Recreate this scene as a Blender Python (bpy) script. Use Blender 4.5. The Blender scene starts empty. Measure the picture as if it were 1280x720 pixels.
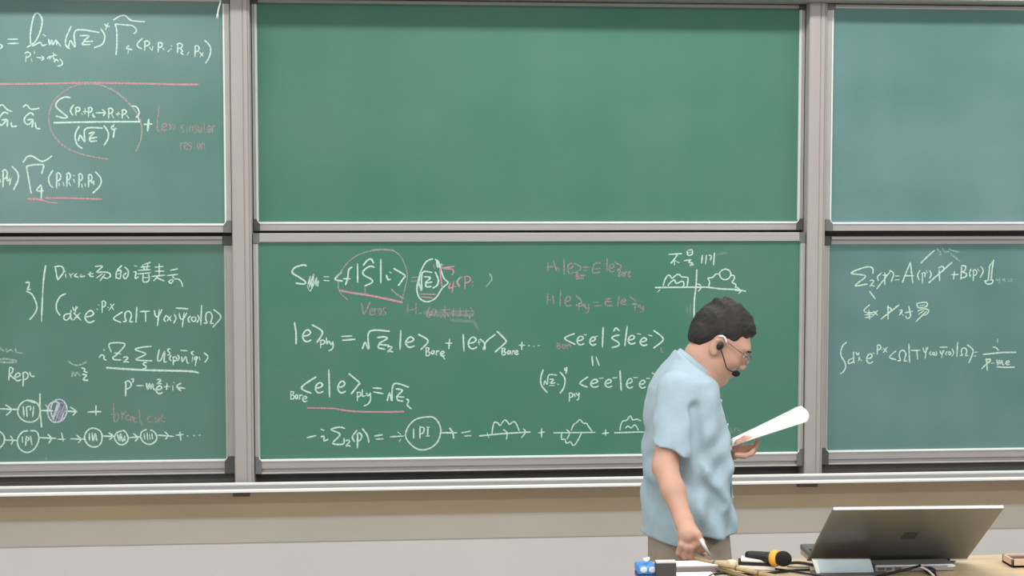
import bpy, math, random
import numpy as np
from mathutils import Vector, noise as mnoise

random.seed(7)
PI = math.pi
COL = bpy.context.scene.collection
SC = bpy.context.scene

# ------------------------------------------------------------------ camera
F_PX, YAW, PITCH = 1800.0, math.radians(4.69), math.radians(3.356)
CAM = np.array([0.0, 0.0, 1.95])
cd = bpy.data.cameras.new('camera')
cam = bpy.data.objects.new('camera', cd)
COL.objects.link(cam)
cam.location = CAM
cam.rotation_euler = (PI / 2 - PITCH, 0, -YAW)
cd.sensor_width = 36.0
cd.lens = 36.0 * F_PX / 1280.0
cd.clip_start = 0.05
SC.camera = cam

# ------------------------------------------------------------------ world, lamps, exposure
w = bpy.data.worlds.new('world')
SC.world = w
w.use_nodes = True
w.node_tree.nodes['Background'].inputs[0].default_value = (0.93, 0.97, 1.0, 1)
w.node_tree.nodes['Background'].inputs[1].default_value = 0.42


def area(name, loc, sx, sy, power, col=(1, 0.985, 0.96), rot=(0, 0, 0)):
    l = bpy.data.lights.new(name, 'AREA')
    l.shape = 'RECTANGLE'
    l.size, l.size_y = sx, sy
    l.energy = power
    l.color = col
    o = bpy.data.objects.new(name, l)
    COL.objects.link(o)
    o.location = loc
    o.rotation_euler = rot
    return o


area('ceiling_lamp', (-1.9, 5.2, 3.62), 1.9, 0.22, 33)
area('ceiling_lamp', (0.9, 5.2, 3.62), 1.9, 0.22, 30)
area('ceiling_lamp', (3.5, 5.2, 3.62), 1.9, 0.22, 33)
for lx in (-2.6, 0.6, 3.8):
    area('ceiling_lamp', (lx, 2.2, 3.62), 1.6, 0.5, 58)
    area('ceiling_lamp', (lx, -0.6, 3.62), 1.6, 0.5, 62)
SC.view_settings.view_transform = 'Standard'
SC.view_settings.look = 'None'
SC.view_settings.exposure = 0.1
SC.view_settings.gamma = 1.0
SC.view_settings.use_curve_mapping = False

# ------------------------------------------------------------------ helpers: the camera's rays
_cy, _sy, _cp, _sp = math.cos(YAW), math.sin(YAW), math.cos(PITCH), math.sin(PITCH)
FW = np.array([_sy * _cp, _cy * _cp, -_sp])
RT = np.array([_cy, -_sy, 0.0])
UP = np.cross(RT, FW)


def ray(px, py):
    return FW + RT * ((px - 640) / F_PX) + UP * ((360 - py) / F_PX)


def atY(px, py, Y):
    """point of the vertical plane y = Y seen at a pixel"""
    d = ray(px, py)
    return CAM + d * ((Y - CAM[1]) / d[1])


def atZ(px, py, Z):
    """point of the horizontal plane z = Z seen at a pixel"""
    d = ray(px, py)
    return CAM + d * ((Z - CAM[2]) / d[2])


# ------------------------------------------------------------------ materials
def lin(c):
    r = []
    for v in c:
        v /= 255.0
        r.append(v / 12.92 if v <= 0.04045 else ((v + 0.055) / 1.055) ** 2.4)
    return r


MATS = {}


def mat(name, rgb, rough=0.6, metal=0.0, var=0.06, scale=14.0, bump=0.0, stretch=(1, 1, 1), spec=0.5, rgb2=None,
        alpha=None, bscale=None, trans=0.0, sheen=0.0):
    """procedural material: colour varied by noise, optional bump and broken-up alpha (chalk)"""
    if name in MATS:
        return MATS[name]
    m = bpy.data.materials.new(name)
    m.use_nodes = True
    nt = m.node_tree
    b = nt.nodes['Principled BSDF']
    b.inputs['Roughness'].default_value = rough
    b.inputs['Metallic'].default_value = metal
    b.inputs['Specular IOR Level'].default_value = spec
    if trans:
        b.inputs['Transmission Weight'].default_value = trans
    if sheen:
        b.inputs['Sheen Weight'].default_value = sheen
    tc = nt.nodes.new('ShaderNodeTexCoord')
    mp = nt.nodes.new('ShaderNodeMapping')
    mp.inputs['Scale'].default_value = stretch
    nt.links.new(tc.outputs['Object'], mp.inputs['Vector'])
    n = nt.nodes.new('ShaderNodeTexNoise')
    n.inputs['Scale'].default_value = scale
    n.inputs['Detail'].default_value = 5
    nt.links.new(mp.outputs[0], n.inputs['Vector'])
    cr = nt.nodes.new('ShaderNodeValToRGB')
    a = lin(rgb)
    if rgb2 is None:
        c1 = [max(0, v * (1 - var)) for v in a]
        c2 = [min(1, v * (1 + var)) for v in a]
    else:
        c1, c2 = a, lin(rgb2)
    cr.color_ramp.elements[0].position = 0.3
    cr.color_ramp.elements[1].position = 0.7
    cr.color_ramp.elements[0].color = (*c1, 1)
    cr.color_ramp.elements[1].color = (*c2, 1)
    nt.links.new(n.outputs['Fac'], cr.inputs[0])
    nt.links.new(cr.outputs[0], b.inputs['Base Color'])
    if bump:
        n2 = nt.nodes.new('ShaderNodeTexNoise')
        n2.inputs['Scale'].default_value = bscale or scale * 3
        n2.inputs['Detail'].default_value = 4
        nt.links.new(mp.outputs[0], n2.inputs['Vector'])
        bp = nt.nodes.new('ShaderNodeBump')
        bp.inputs['Strength'].default_value = bump
        bp.inputs['Distance'].default_value = 0.01
        nt.links.new(n2.outputs['Fac'], bp.inputs['Height'])
        nt.links.new(bp.outputs[0], b.inputs['Normal'])
    if alpha is not None:
        n3 = nt.nodes.new('ShaderNodeTexNoise')
        n3.inputs['Scale'].default_value = 150
        n3.inputs['Detail'].default_value = 3
        nt.links.new(tc.outputs['Object'], n3.inputs['Vector'])
        mr = nt.nodes.new('ShaderNodeMapRange')
        mr.inputs['From Min'].default_value = 0.3
        mr.inputs['From Max'].default_value = 0.62
        mr.inputs['To Min'].default_value = alpha[0]
        mr.inputs['To Max'].default_value = alpha[1]
        nt.links.new(n3.outputs['Fac'], mr.inputs['Value'])
        nt.links.new(mr.outputs[0], b.inputs['Alpha'])
    MATS[name] = m
    return m


def board_mat(name, base, dust, dustamt, seed):
    """green steel chalkboard: enamel green under wiped chalk dust in broad swipes"""
    m = bpy.data.materials.new(name)
    m.use_nodes = True
    nt = m.node_tree
    b = nt.nodes['Principled BSDF']
    b.inputs['Roughness'].default_value = 0.62
    b.inputs['Specular IOR Level'].default_value = 0.35
    tc = nt.nodes.new('ShaderNodeTexCoord')

    def nz(scale, stretch, off, detail=4):
        mp = nt.nodes.new('ShaderNodeMapping')
        mp.inputs['Scale'].default_value = stretch
        mp.inputs['Location'].default_value = (off, seed, off * 2)
        nt.links.new(tc.outputs['Object'], mp.inputs['Vector'])
        n = nt.nodes.new('ShaderNodeTexNoise')
        n.inputs['Scale'].default_value = scale
        n.inputs['Detail'].default_value = detail
        nt.links.new(mp.outputs[0], n.inputs['Vector'])
        return n.outputs['Fac']
    a = nz(1.1, (1, 1, 1.3), 0.0)
    c = nz(1.6, (0.5, 1, 1.8), 4.0, 2)
    d = nz(1.5, (1.8, 1, 0.5), 9.0, 2)
    add = nt.nodes.new('ShaderNodeMath'); add.operation = 'ADD'
    nt.links.new(a, add.inputs[0]); nt.links.new(c, add.inputs[1])
    add2 = nt.nodes.new('ShaderNodeMath'); add2.operation = 'ADD'
    nt.links.new(add.outputs[0], add2.inputs[0]); nt.links.new(d, add2.inputs[1])
    mr = nt.nodes.new('ShaderNodeMapRange')
    mr.inputs['From Min'].default_value = 1.2
    mr.inputs['From Max'].default_value = 1.8
    mr.inputs['To Min'].default_value = dustamt[0]
    mr.inputs['To Max'].default_value = dustamt[1]
    nt.links.new(add2.outputs[0], mr.inputs['Value'])
    mx = nt.nodes.new('ShaderNodeMix'); mx.data_type = 'RGBA'
    mx.inputs['A'].default_value = (*lin(base), 1)
    mx.inputs['B'].default_value = (*lin(dust), 1)
    nt.links.new(mr.outputs[0], mx.inputs['Factor'])
    nt.links.new(mx.outputs['Result'], b.inputs['Base Color'])
    return m


# ------------------------------------------------------------------ helpers: objects
ORG = {}


def tag(o, label=None, cat=None, group=None, kind=None):
    if label: o['label'] = label
    if cat: o['category'] = cat
    if group: o['group'] = group
    if kind: o['kind'] = kind
    return o


def thing(name, loc, label, cat, group=None, kind=None):
    o = bpy.data.objects.new(name, None)
    COL.objects.link(o)
    o.empty_display_size = 0.05
    o.location = loc
    ORG[o.name] = np.array(loc, float)
    return tag(o, label, cat, group, kind)


def org(o):
    return ORG[o.name] if o is not None else np.zeros(3)


class MB:
    """collects shapes in world coordinates and links them as one mesh object"""

    def __init__(s):
        s.v, s.f = [], []

    def add(s, vs, fs):
        k = len(s.v)
        s.v += [tuple(map(float, p)) for p in vs]
        s.f += [tuple(k + i for i in f) for f in fs]
        return s

    def box(s, x0, x1, y0, y1, z0, z1):
        vs = [(x, y, z) for x in (x0, x1) for y in (y0, y1) for z in (z0, z1)]
        return s.add(vs, [(0, 1, 3, 2), (4, 6, 7, 5), (0, 4, 5, 1), (2, 3, 7, 6), (0, 2, 6, 4), (1, 5, 7, 3)])

    def obox(s, c, ax, ay, az, hx, hy, hz, taper=1.0):
        c = np.array(c, float); ax, ay, az = (np.array(a, float) / np.linalg.norm(a) for a in (ax, ay, az))
        vs = []
        for i in (-1, 1):
            for j in (-1, 1):
                for k in (-1, 1):
                    t = taper if k == 1 else 1.0
                    vs.append(c + ax * hx * i * t + ay * hy * j * t + az * hz * k)
        return s.add(vs, [(0, 1, 3, 2), (4, 6, 7, 5), (0, 4, 5, 1), (2, 3, 7, 6), (0, 2, 6, 4), (1, 5, 7, 3)])

    def extr_x(s, prof, x0, x1):
        """closed profile [(y, z)] extruded along x"""
        n = len(prof)
        vs = [(x0, y, z) for y, z in prof] + [(x1, y, z) for y, z in prof]
        fs = [(i, (i + 1) % n, n + (i + 1) % n, n + i) for i in range(n)]
        return s.add(vs, fs + [tuple(range(n))[::-1], tuple(range(n, 2 * n))])

    def extr_z(s, prof, z0, z1):
        n = len(prof)
        vs = [(x, y, z0) for x, y in prof] + [(x, y, z1) for x, y in prof]
        fs = [(i, (i + 1) % n, n + (i + 1) % n, n + i) for i in range(n)]
        return s.add(vs, fs + [tuple(range(n))[::-1], tuple(range(n, 2 * n))])

    def tube(s, pts, rad, n=8, cap=True):
        pts = [np.array(p, float) for p in pts]
        if not hasattr(rad, '__len__'):
            rad = [rad] * len(pts)
        k = len(s.v); u = None
        for i, p in enumerate(pts):
            t = pts[min(i + 1, len(pts) - 1)] - pts[max(i - 1, 0)]
            t = t / (np.linalg.norm(t) + 1e-9)
            if u is None:
                u = np.cross(t, (0, 0, 1) if abs(t[2]) < 0.9 else (1, 0, 0))
            u = u - t * np.dot(u, t); u = u / (np.linalg.norm(u) + 1e-9)
            v = np.cross(t, u)
            for j in range(n):
                a = 2 * PI * j / n
                s.v.append(tuple(p + (u * math.cos(a) + v * math.sin(a)) * rad[i]))
        for i in range(len(pts) - 1):
            for j in range(n):
                a, b = k + i * n + j, k + i * n + (j + 1) % n
                s.f.append((a, b, b + n, a + n))
        if cap:
            s.f.append(tuple(k + j for j in range(n))[::-1])
            s.f.append(tuple(k + (len(pts) - 1) * n + j for j in range(n)))
        return s

    def ball(s, c, r, nu=16, nv=10, rot=None):
        r = np.array(r if hasattr(r, '__len__') else (r, r, r), float)
        vs, fs = [], []
        for i in range(nv + 1):
            th = PI * i / nv
            for j in range(nu):
                ph = 2 * PI * j / nu
                p = np.array([math.sin(th) * math.cos(ph), math.sin(th) * math.sin(ph), math.cos(th)]) * r
                if rot is not None: p = rot @ p
                vs.append(np.array(c) + p)
        for i in range(nv):
            for j in range(nu):
                a, b = i * nu + j, i * nu + (j + 1) % nu
                fs.append((a, b, b + nu, a + nu))
        return s.add(vs, fs)

    def build(s, name, m, parent=None, smooth=False, bevel=0.0, label=None, solid=0.0):
        o0 = org(parent)
        me = bpy.data.meshes.new(name)
        me.from_pydata([(x - o0[0], y - o0[1], z - o0[2]) for x, y, z in s.v], [], s.f)
        me.update()
        me.validate()
        import bmesh
        bm = bmesh.new(); bm.from_mesh(me)
        bmesh.ops.remove_doubles(bm, verts=bm.verts, dist=1e-6)
        bmesh.ops.recalc_face_normals(bm, faces=bm.faces)
        bm.to_mesh(me); bm.free()
        me.materials.append(m)
        if smooth:
            for p in me.polygons: p.use_smooth = True
        o = bpy.data.objects.new(name, me)
        COL.objects.link(o)
        if parent is not None:
            o.parent = parent
        ORG[o.name] = o0
        if bevel:
            bv = o.modifiers.new('bevel', 'BEVEL'); bv.width = bevel; bv.segments = 2; bv.limit_method = 'ANGLE'
        if solid:
            sd = o.modifiers.new('solid', 'SOLIDIFY'); sd.thickness = solid
        if label: o['label'] = label
        return o


def cr(pts, step=1.0, closed=False):
    """Catmull-Rom curve through points"""
    pts = [np.array(p, float) for p in pts]
    if len(pts) < 3 and not closed:
        return pts
    out = []
    n = len(pts)
    seg = n if closed else n - 1
    for i in range(seg):
        if closed:
            p0, p1, p2, p3 = pts[(i - 1) % n], pts[i], pts[(i + 1) % n], pts[(i + 2) % n]
        else:
            p0, p1, p2, p3 = pts[max(i - 1, 0)], pts[i], pts[i + 1], pts[min(i + 2, n - 1)]
        k = max(2, int(np.linalg.norm(p2 - p1) / step))
        for j in range(k):
            t = j / k
            out.append(0.5 * ((2 * p1) + (p2 - p0) * t + (2 * p0 - 5 * p1 + 4 * p2 - p3) * t * t + (3 * p1 - p0 - 3 * p2 + p3) * t ** 3))
    out.append(pts[0] if closed else pts[-1])
    return out


# ------------------------------------------------------------------ materials of the place
M_WALL = mat('white_wall_paint', (234, 232, 231), 0.85, var=0.02, scale=3)
M_LEDGE_SHADE = mat('tan_ledge_shade', (212, 192, 163), 0.8, var=0.05, scale=2.0, stretch=(1, 1, 3))  # warm shadow of the ledge on the beige wall, painted as tan
M_BEIGE = mat('beige_wall_paint', (206, 199, 188), 0.8, var=0.03, scale=2.0)
M_FLOOR = mat('grey_floor_vinyl', (150, 146, 138), 0.5, var=0.08, scale=4)
M_CEIL = mat('ceiling_white', (225, 225, 222), 0.9, var=0.02)
M_ALU = mat('aluminium', (180, 178, 177), 0.42, 0.25, var=0.04, scale=6, stretch=(0.3, 1, 1))
M_POST = mat('post_aluminium', (178, 174, 171), 0.5, 0.15, var=0.03, scale=8, stretch=(2, 1, 0.15))
M_HIGHLIGHT = mat('highlight_bead', (238, 243, 240), 0.35, 0.0, var=0.02)  # near-white colour paints the light caught by the frame lips
M_DARK = mat('dark_channel', (92, 91, 89), 0.7, 0.0, var=0.1)
M_CAP = mat('grey_plastic_cap', (112, 114, 114), 0.5, var=0.06)
M_CAPD = mat('dark_plastic_cap', (84, 86, 84), 0.5, var=0.06)

# ------------------------------------------------------------------ the room
YW = 6.36


def struct(name, mb, m, kind='structure'):
    o = mb.build(name, m)
    o['kind'] = kind
    return o


zb = atY(300, 646, YW)[2]
zc = atY(300, 677.5, YW)[2]
struct('floor', MB().box(-5.2, 6.2, -3.5, 6.5, -0.06, 0.0), M_FLOOR)
struct('ceiling', MB().box(-5.2, 6.2, -3.5, 6.5, 3.7, 3.78), M_CEIL)
struct('wall_front', MB().box(-5.2, 6.2, YW, YW + 0.14, 0, 3.7), M_WALL)
struct('wall_left', MB().box(-5.34, -5.2, -3.5, 6.5, 0, 3.7), M_WALL)
struct('wall_right', MB().box(6.2, 6.34, -3.5, 6.5, 0, 3.7), M_WALL)
struct('trim_ledge_shade', MB().box(-5.2, 6.2, YW - 0.014, YW, zb, 0.745), M_LEDGE_SHADE)  # band added to carry the painted shade below the ledge
struct('trim_2', MB().box(-5.2, 6.2, YW - 0.012, YW, zc, zb), M_BEIGE)

# ------------------------------------------------------------------ chalkboard rails and posts
YP = 6.20                      # front of the posts
fr = thing('chalk_ledge', (0.6, YW - 0.016, 0.722), 'long grey aluminium chalk ledge running under all the chalkboards', 'chalk ledge')
zl = 0.730                     # lower bright line of the chalk ledge
# ledge: two beads with painted highlights along a grey front
MB().extr_x([(YW - 0.016, zl - 0.008), (6.135, zl - 0.008), (6.135, zl + 0.004), (6.142, zl + 0.007), (6.142, zl + 0.022),
             (6.150, zl + 0.026), (6.150, zl + 0.030), (6.164, zl + 0.030), (6.166, zl + 0.002), (YW - 0.016, zl + 0.002)], -5.1, 6.1).build('ledge_channel', M_ALU, fr)
MB().extr_x([(6.131, zl - 0.006), (6.131, zl + 0.001), (6.137, zl + 0.007), (6.139, zl - 0.006)], -5.1, 6.1).build('ledge_lip', M_HIGHLIGHT, fr, label='lower lip of the chalk ledge, its highlight painted white')
MB().extr_x([(6.146, zl + 0.024), (6.146, zl + 0.029), (6.153, zl + 0.033), (6.158, zl + 0.030), (6.153, zl + 0.024)], -5.1, 6.1).build('ledge_lip', M_HIGHLIGHT, fr, label='upper lip of the chalk ledge, its highlight painted white')
struct('trim_3', MB().box(-5.1, 6.1, 6.30, YW - 0.017, zl + 0.003, 2.95), M_DARK)
zt = atY(1100, 4, YP)[2]
MB().extr_x([(YW - 0.016, zt + 0.22), (6.12, zt + 0.22), (6.12, zt + 0.006), (6.13, zt), (YW - 0.016, zt)], -5.1, 6.1).build('top_rail', M_POST)
tag(bpy.data.objects['top_rail'], 'grey aluminium rail along the very top of the photo, above the upper chalkboards', 'rail')


def post(x0, x1, label):
    g = 0.0035
    d = (x1 - x0)
    prof = [(x0, 6.298), (x0, YP + 0.004), (x0 + 0.004, YP), (x0 + d * 0.60, YP), (x0 + d * 0.60 + g, YP + g), (x0 + d * 0.60 + 2 * g, YP),
            (x0 + d * 0.86, YP), (x0 + d * 0.86 + g * 0.8, YP + g), (x0 + d * 0.86 + 1.6 * g, YP), (x1 - 0.004, YP), (x1, YP + 0.004), (x1, 6.298)]
    p = MB().extr_z(prof, zl + 0.003, zt - 0.001).build('board_post', M_POST)
    tag(p, label, 'post', 'aluminium posts between the chalkboards')
    return p


PX = [(-0.685, -0.603), (1.810, 1.889)]
post(*PX[0], 'aluminium board post left of the big centre chalkboards')
post(*PX[1], 'aluminium board post right of the big centre chalkboards, behind the raised papers')
post(-3.20, -3.12, 'aluminium board post at the far left end of the left chalkboards, outside the photo')
post(4.33, 4.41, 'aluminium board post at the far right end of the right chalkboards, outside the photo')
for (a, b, r) in ((291, 312, (613.5, 620.5)), (997, 1022, (604, 608.5))):
    pa = atY(a, r[0], YW - 0.03); pb = atY(b, r[1], YW - 0.03)
    MB().box(pa[0], pb[0], YW - 0.034, YW - 0.013, pb[2], pa[2]).build('mounting_plate', mat('plate_brown', (120, 100, 86), 0.6), fr,
                                                                 bevel=0.002, label='small brown plate under the ledge')


# ------------------------------------------------------------------ the six sliding boards
BM = {
    'UL': board_mat('board_green_upper_left', (88, 132, 122), (136, 160, 164), (0.08, 0.55), 1.0),
    'UC': board_mat('board_green_upper_centre', (72, 126, 108), (118, 148, 140), (0.0, 0.22), 2.0),
    'UR': board_mat('board_green_upper_right', (86, 132, 125), (134, 160, 168), (0.08, 0.6), 3.0),
    'LL': board_mat('board_green_lower_left', (78, 126, 112), (128, 150, 148), (0.0, 0.36), 4.0),
    'LC': board_mat('board_green_lower_centre', (70, 128, 108), (112, 138, 128), (0.0, 0.28), 5.0),
    'LR': board_mat('board_green_lower_right', (87, 131, 122), (124, 150, 158), (0.1, 0.7), 6.0),
}
SURF = {}
BO = {}


def board(key, gx0, gx1, gz0, gz1, ox0, ox1, front, label, lower):
    """gx/gz: green field; ox: outer frame sides; front: y of the frame's front"""
    yf = front; ys = front + 0.010; yb = front + 0.026
    gx0 = max(gx0, ox0 + 0.018); gx1 = min(gx1, ox1 - 0.018)
    b = thing('chalkboard', ((gx0 + gx1) / 2, ys, gz0), label, 'chalkboard', 'sliding green chalkboards')
    BO[key] = b; SURF[key] = ys
    MB().box(gx0 - 0.004, gx1 + 0.004, ys, yb - 0.004, gz0 - 0.004, gz1 + 0.004).build('writing_surface', BM[key], b)
    capw = 0.026
    # bottom rail
    if lower:
        prof = [(yb, gz0), (yf + 0.003, gz0 - 0.006), (yf + 0.003, gz0 - 0.036), (yf + 0.016, gz0 - 0.038), (yf + 0.016, gz0 - 0.051),
                (yf, gz0 - 0.053), (yf, gz0 - 0.060), (yb, gz0 - 0.060)]
        MB().extr_x([(yf + 0.001, gz0 - 0.0535), (yf - 0.002, gz0 - 0.0560), (yf + 0.001, gz0 - 0.0590)], gx0 + 0.01, gx1 - 0.01).build(
            'rail_bead', mat('pale_bead', (205, 203, 198), 0.4), b, label='pale bead along the bottom rail')
        zo0 = gz0 - 0.060
    else:
        prof = [(yb, gz0), (yf + 0.003, gz0 - 0.006), (yf + 0.003, gz0 - 0.034), (yb, gz0 - 0.036)]
        zo0 = gz0 - 0.036
    MB().extr_x(prof, gx0 + 0.006, gx1 - 0.006).build('bottom_rail', M_ALU, b)
    MB().extr_x([(ys + 0.001, gz0 + 0.0035), (yf - 0.001, gz0 - 0.001), (yf - 0.001, gz0 - 0.0045), (yf + 0.004, gz0 - 0.0065), (ys + 0.001, gz0 - 0.006)],
                gx0 + 0.006, gx1 - 0.006).build('edge_bead', M_HIGHLIGHT, b, label='bead under the writing surface, its highlight painted white')
    # top rail
    if key in ('LL', 'LR'):
        prof = [(yb, gz1 + 0.036), (yf - 0.012, gz1 + 0.034), (yf - 0.012, gz1 + 0.022), (yf + 0.008, gz1 + 0.020), (yf + 0.008, gz1), (yb, gz1)]
        zo1 = gz1 + 0.036
    else:
        th = 0.040 if key == 'LC' else min(0.040, zt - gz1 - 0.003)
        prof = [(yb, gz1 + th), (yf + 0.004, gz1 + th), (yf, gz1 + th - 0.004), (yf, gz1 + 0.003), (yf + 0.006, gz1), (yb, gz1)]
        zo1 = gz1 + th
    MB().extr_x(prof, gx0 + 0.006, gx1 - 0.006).build('top_rail', M_ALU, b)
    # stiles
    mside = M_ALU
    for (xa, xb) in ((ox0, gx0), (gx1, ox1)):
        inner = xb if xa == ox0 else xa
        sgn = 1 if xa == ox0 else -1
        MB().box(min(xa, xb), max(xa, xb), yf + 0.002, yb, gz0 + 0.014, gz1 - 0.006).build('side_stile', mside, b)
        MB().extr_z([(inner + sgn * 0.003, ys + 0.001), (inner - sgn * 0.001, yf - 0.001), (inner - sgn * 0.006, yf), (inner - sgn * 0.006, ys)],
                    gz0 + 0.010, gz1 - 0.006).build('edge_bead', M_HIGHLIGHT if key in ('UL', 'UR', 'UC') else mat('dull_bead', (188, 192, 188), 0.45), b)
        # caps at the corners
        xo = ox0 if sgn == 1 else ox1
        cx0, cx1 = sorted((xo, inner + sgn * 0.008))
        m1 = M_CAPD if key in ('UC', 'LL', 'LR') else M_CAP
        ci = inner + sgn * 0.008
        prof = [(xo, zo0 + 0.001), (ci, zo0 + 0.001), (ci, gz0 - 0.004), (inner - sgn * 0.002, gz0 + 0.006), (inner - sgn * 0.006, gz0 + 0.016), (xo, gz0 + 0.016)]
        n = len(prof)
        vs = [(x, yf - 0.0005, z) for x, z in prof] + [(x, yb, z) for x, z in prof]
        fs = [tuple(range(n)), tuple(range(n, 2 * n))[::-1]] + [(i, (i + 1) % n, n + (i + 1) % n, n + i) for i in range(n)]
        MB().add(vs, fs).build('corner_cap', m1, b, label='dark plastic corner cap')
        MB().box(cx0, cx1, yf - 0.0005, yb, gz1 - 0.004, zo1).build('corner_cap', m1, b, label='dark plastic corner cap')
        # rounded bead turning the corner, its highlight painted white
        pts = [(inner + sgn * 0.012, ys - 0.008, gz0 - 0.001), (inner + sgn * 0.004, ys - 0.008, gz0 + 0.001), (inner - sgn * 0.001, ys - 0.008, gz0 + 0.007), (inner - sgn * 0.002, ys - 0.008, gz0 + 0.016)]
        MB().tube(cr(pts, 0.003), 0.0028, 6).build('edge_bead', M_HIGHLIGHT, b, label='bead rounding the corner, its highlight painted white')
    return b


YFR, YBK = 6.214, 6.258


def X_(px, py, front): return atY(px, py, front)[0]
def Z_(px, py, front): return atY(px, py, front)[2]


def mk(key, layer, l, r, t, btm, ol, orr, label, lower):
    ys = layer + 0.010
    board(key, X_(*l, ys), X_(*r, ys), Z_(*btm, ys), Z_(*t, ys), ol, orr, layer, label, lower)


pl0, pl1 = PX[0]; pr0, pr1 = PX[1]
e = 0.004
mk('UC', YBK, (320, 140), (998.7, 140), (640, 7.0), (640, 278), pl1 + e, pr0 - e, 'empty green chalkboard, the upper one between the two posts, with no writing on it', False)
mk('LC', YFR, (323.6, 440), (999, 440), (640, 302.5), (640, 570.5), pl1 + e, pr0 - e, 'green chalkboard full of chalk formulas directly behind the lecturer, lower one between the posts', True)
mk('UL', YFR, (-690, 140), (280, 140), (140, 1.5), (140, 280.5), -3.116, pl0 - e, 'upper green chalkboard left of the left post, with a pink line above a pink-circled fraction', False)
mk('LL', YBK, (-690, 440), (282, 440), (140, 305.5), (140, 576.5), -3.116, pl0 - e, 'lower green chalkboard left of the left post, with chains of chalk circles along its bottom', True)
mk('UR', YFR, (1040, 140), (1740, 140), (1160, 12.5), (1160, 278.5), pr1 + e, 4.326, 'upper green chalkboard right of the right post, bare except for wiped dust', False)
mk('LR', YBK, (1034.5, 440), (1740, 440), (1160, 305), (1160, 562), pr1 + e, 4.326, 'lower green chalkboard right of the right post, with two white chalk formulas near its top', True)

pc_ = atY(275.5, -8, 6.17)
pcd = thing('pull_cord', tuple(pc_), 'short white cord hanging at the top right corner of the upper left chalkboard', 'cord')
MB().tube(cr([atY(276.5, -14, 6.17), atY(275.5, 2, 6.17), atY(273, 12, 6.172), atY(272, 18, 6.174)], .006), .0034, 8).build('cord', mat('white_cord', (226, 230, 226), .7), pcd, smooth=True)
MB().tube([atY(272, 17, 6.174), atY(271.6, 23, 6.175)], [.0040, .0055], 8).build('cord_end', mat('white_cord', (226, 230, 226), .7), pcd, smooth=True)

# ------------------------------------------------------------------ chalk writing: strokes laid on the writing surfaces
W1 = mat('chalk_white', (212, 240, 228), 0.9, var=0.03, alpha=(0.62, 1.0))
W2 = mat('chalk_white_faint', (200, 228, 216), 0.9, var=0.03, alpha=(0.18, 0.66))
W3 = mat('chalk_smear', (196, 214, 206), 0.95, var=0.03, alpha=(0.02, 0.26))
W4 = mat('chalk_white_violet', (214, 222, 238), 0.9, var=0.03, alpha=(0.5, 0.95))
K1 = mat('chalk_pink', (214, 158, 168), 0.9, var=0.06, alpha=(0.6, 1.0))
K2 = mat('chalk_pink_faint', (212, 182, 182), 0.9, var=0.06, alpha=(0.08, 0.6))
K3 = mat('chalk_dusty_pink', (190, 178, 176), 0.9, var=0.05, alpha=(0.35, 0.85))

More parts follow.
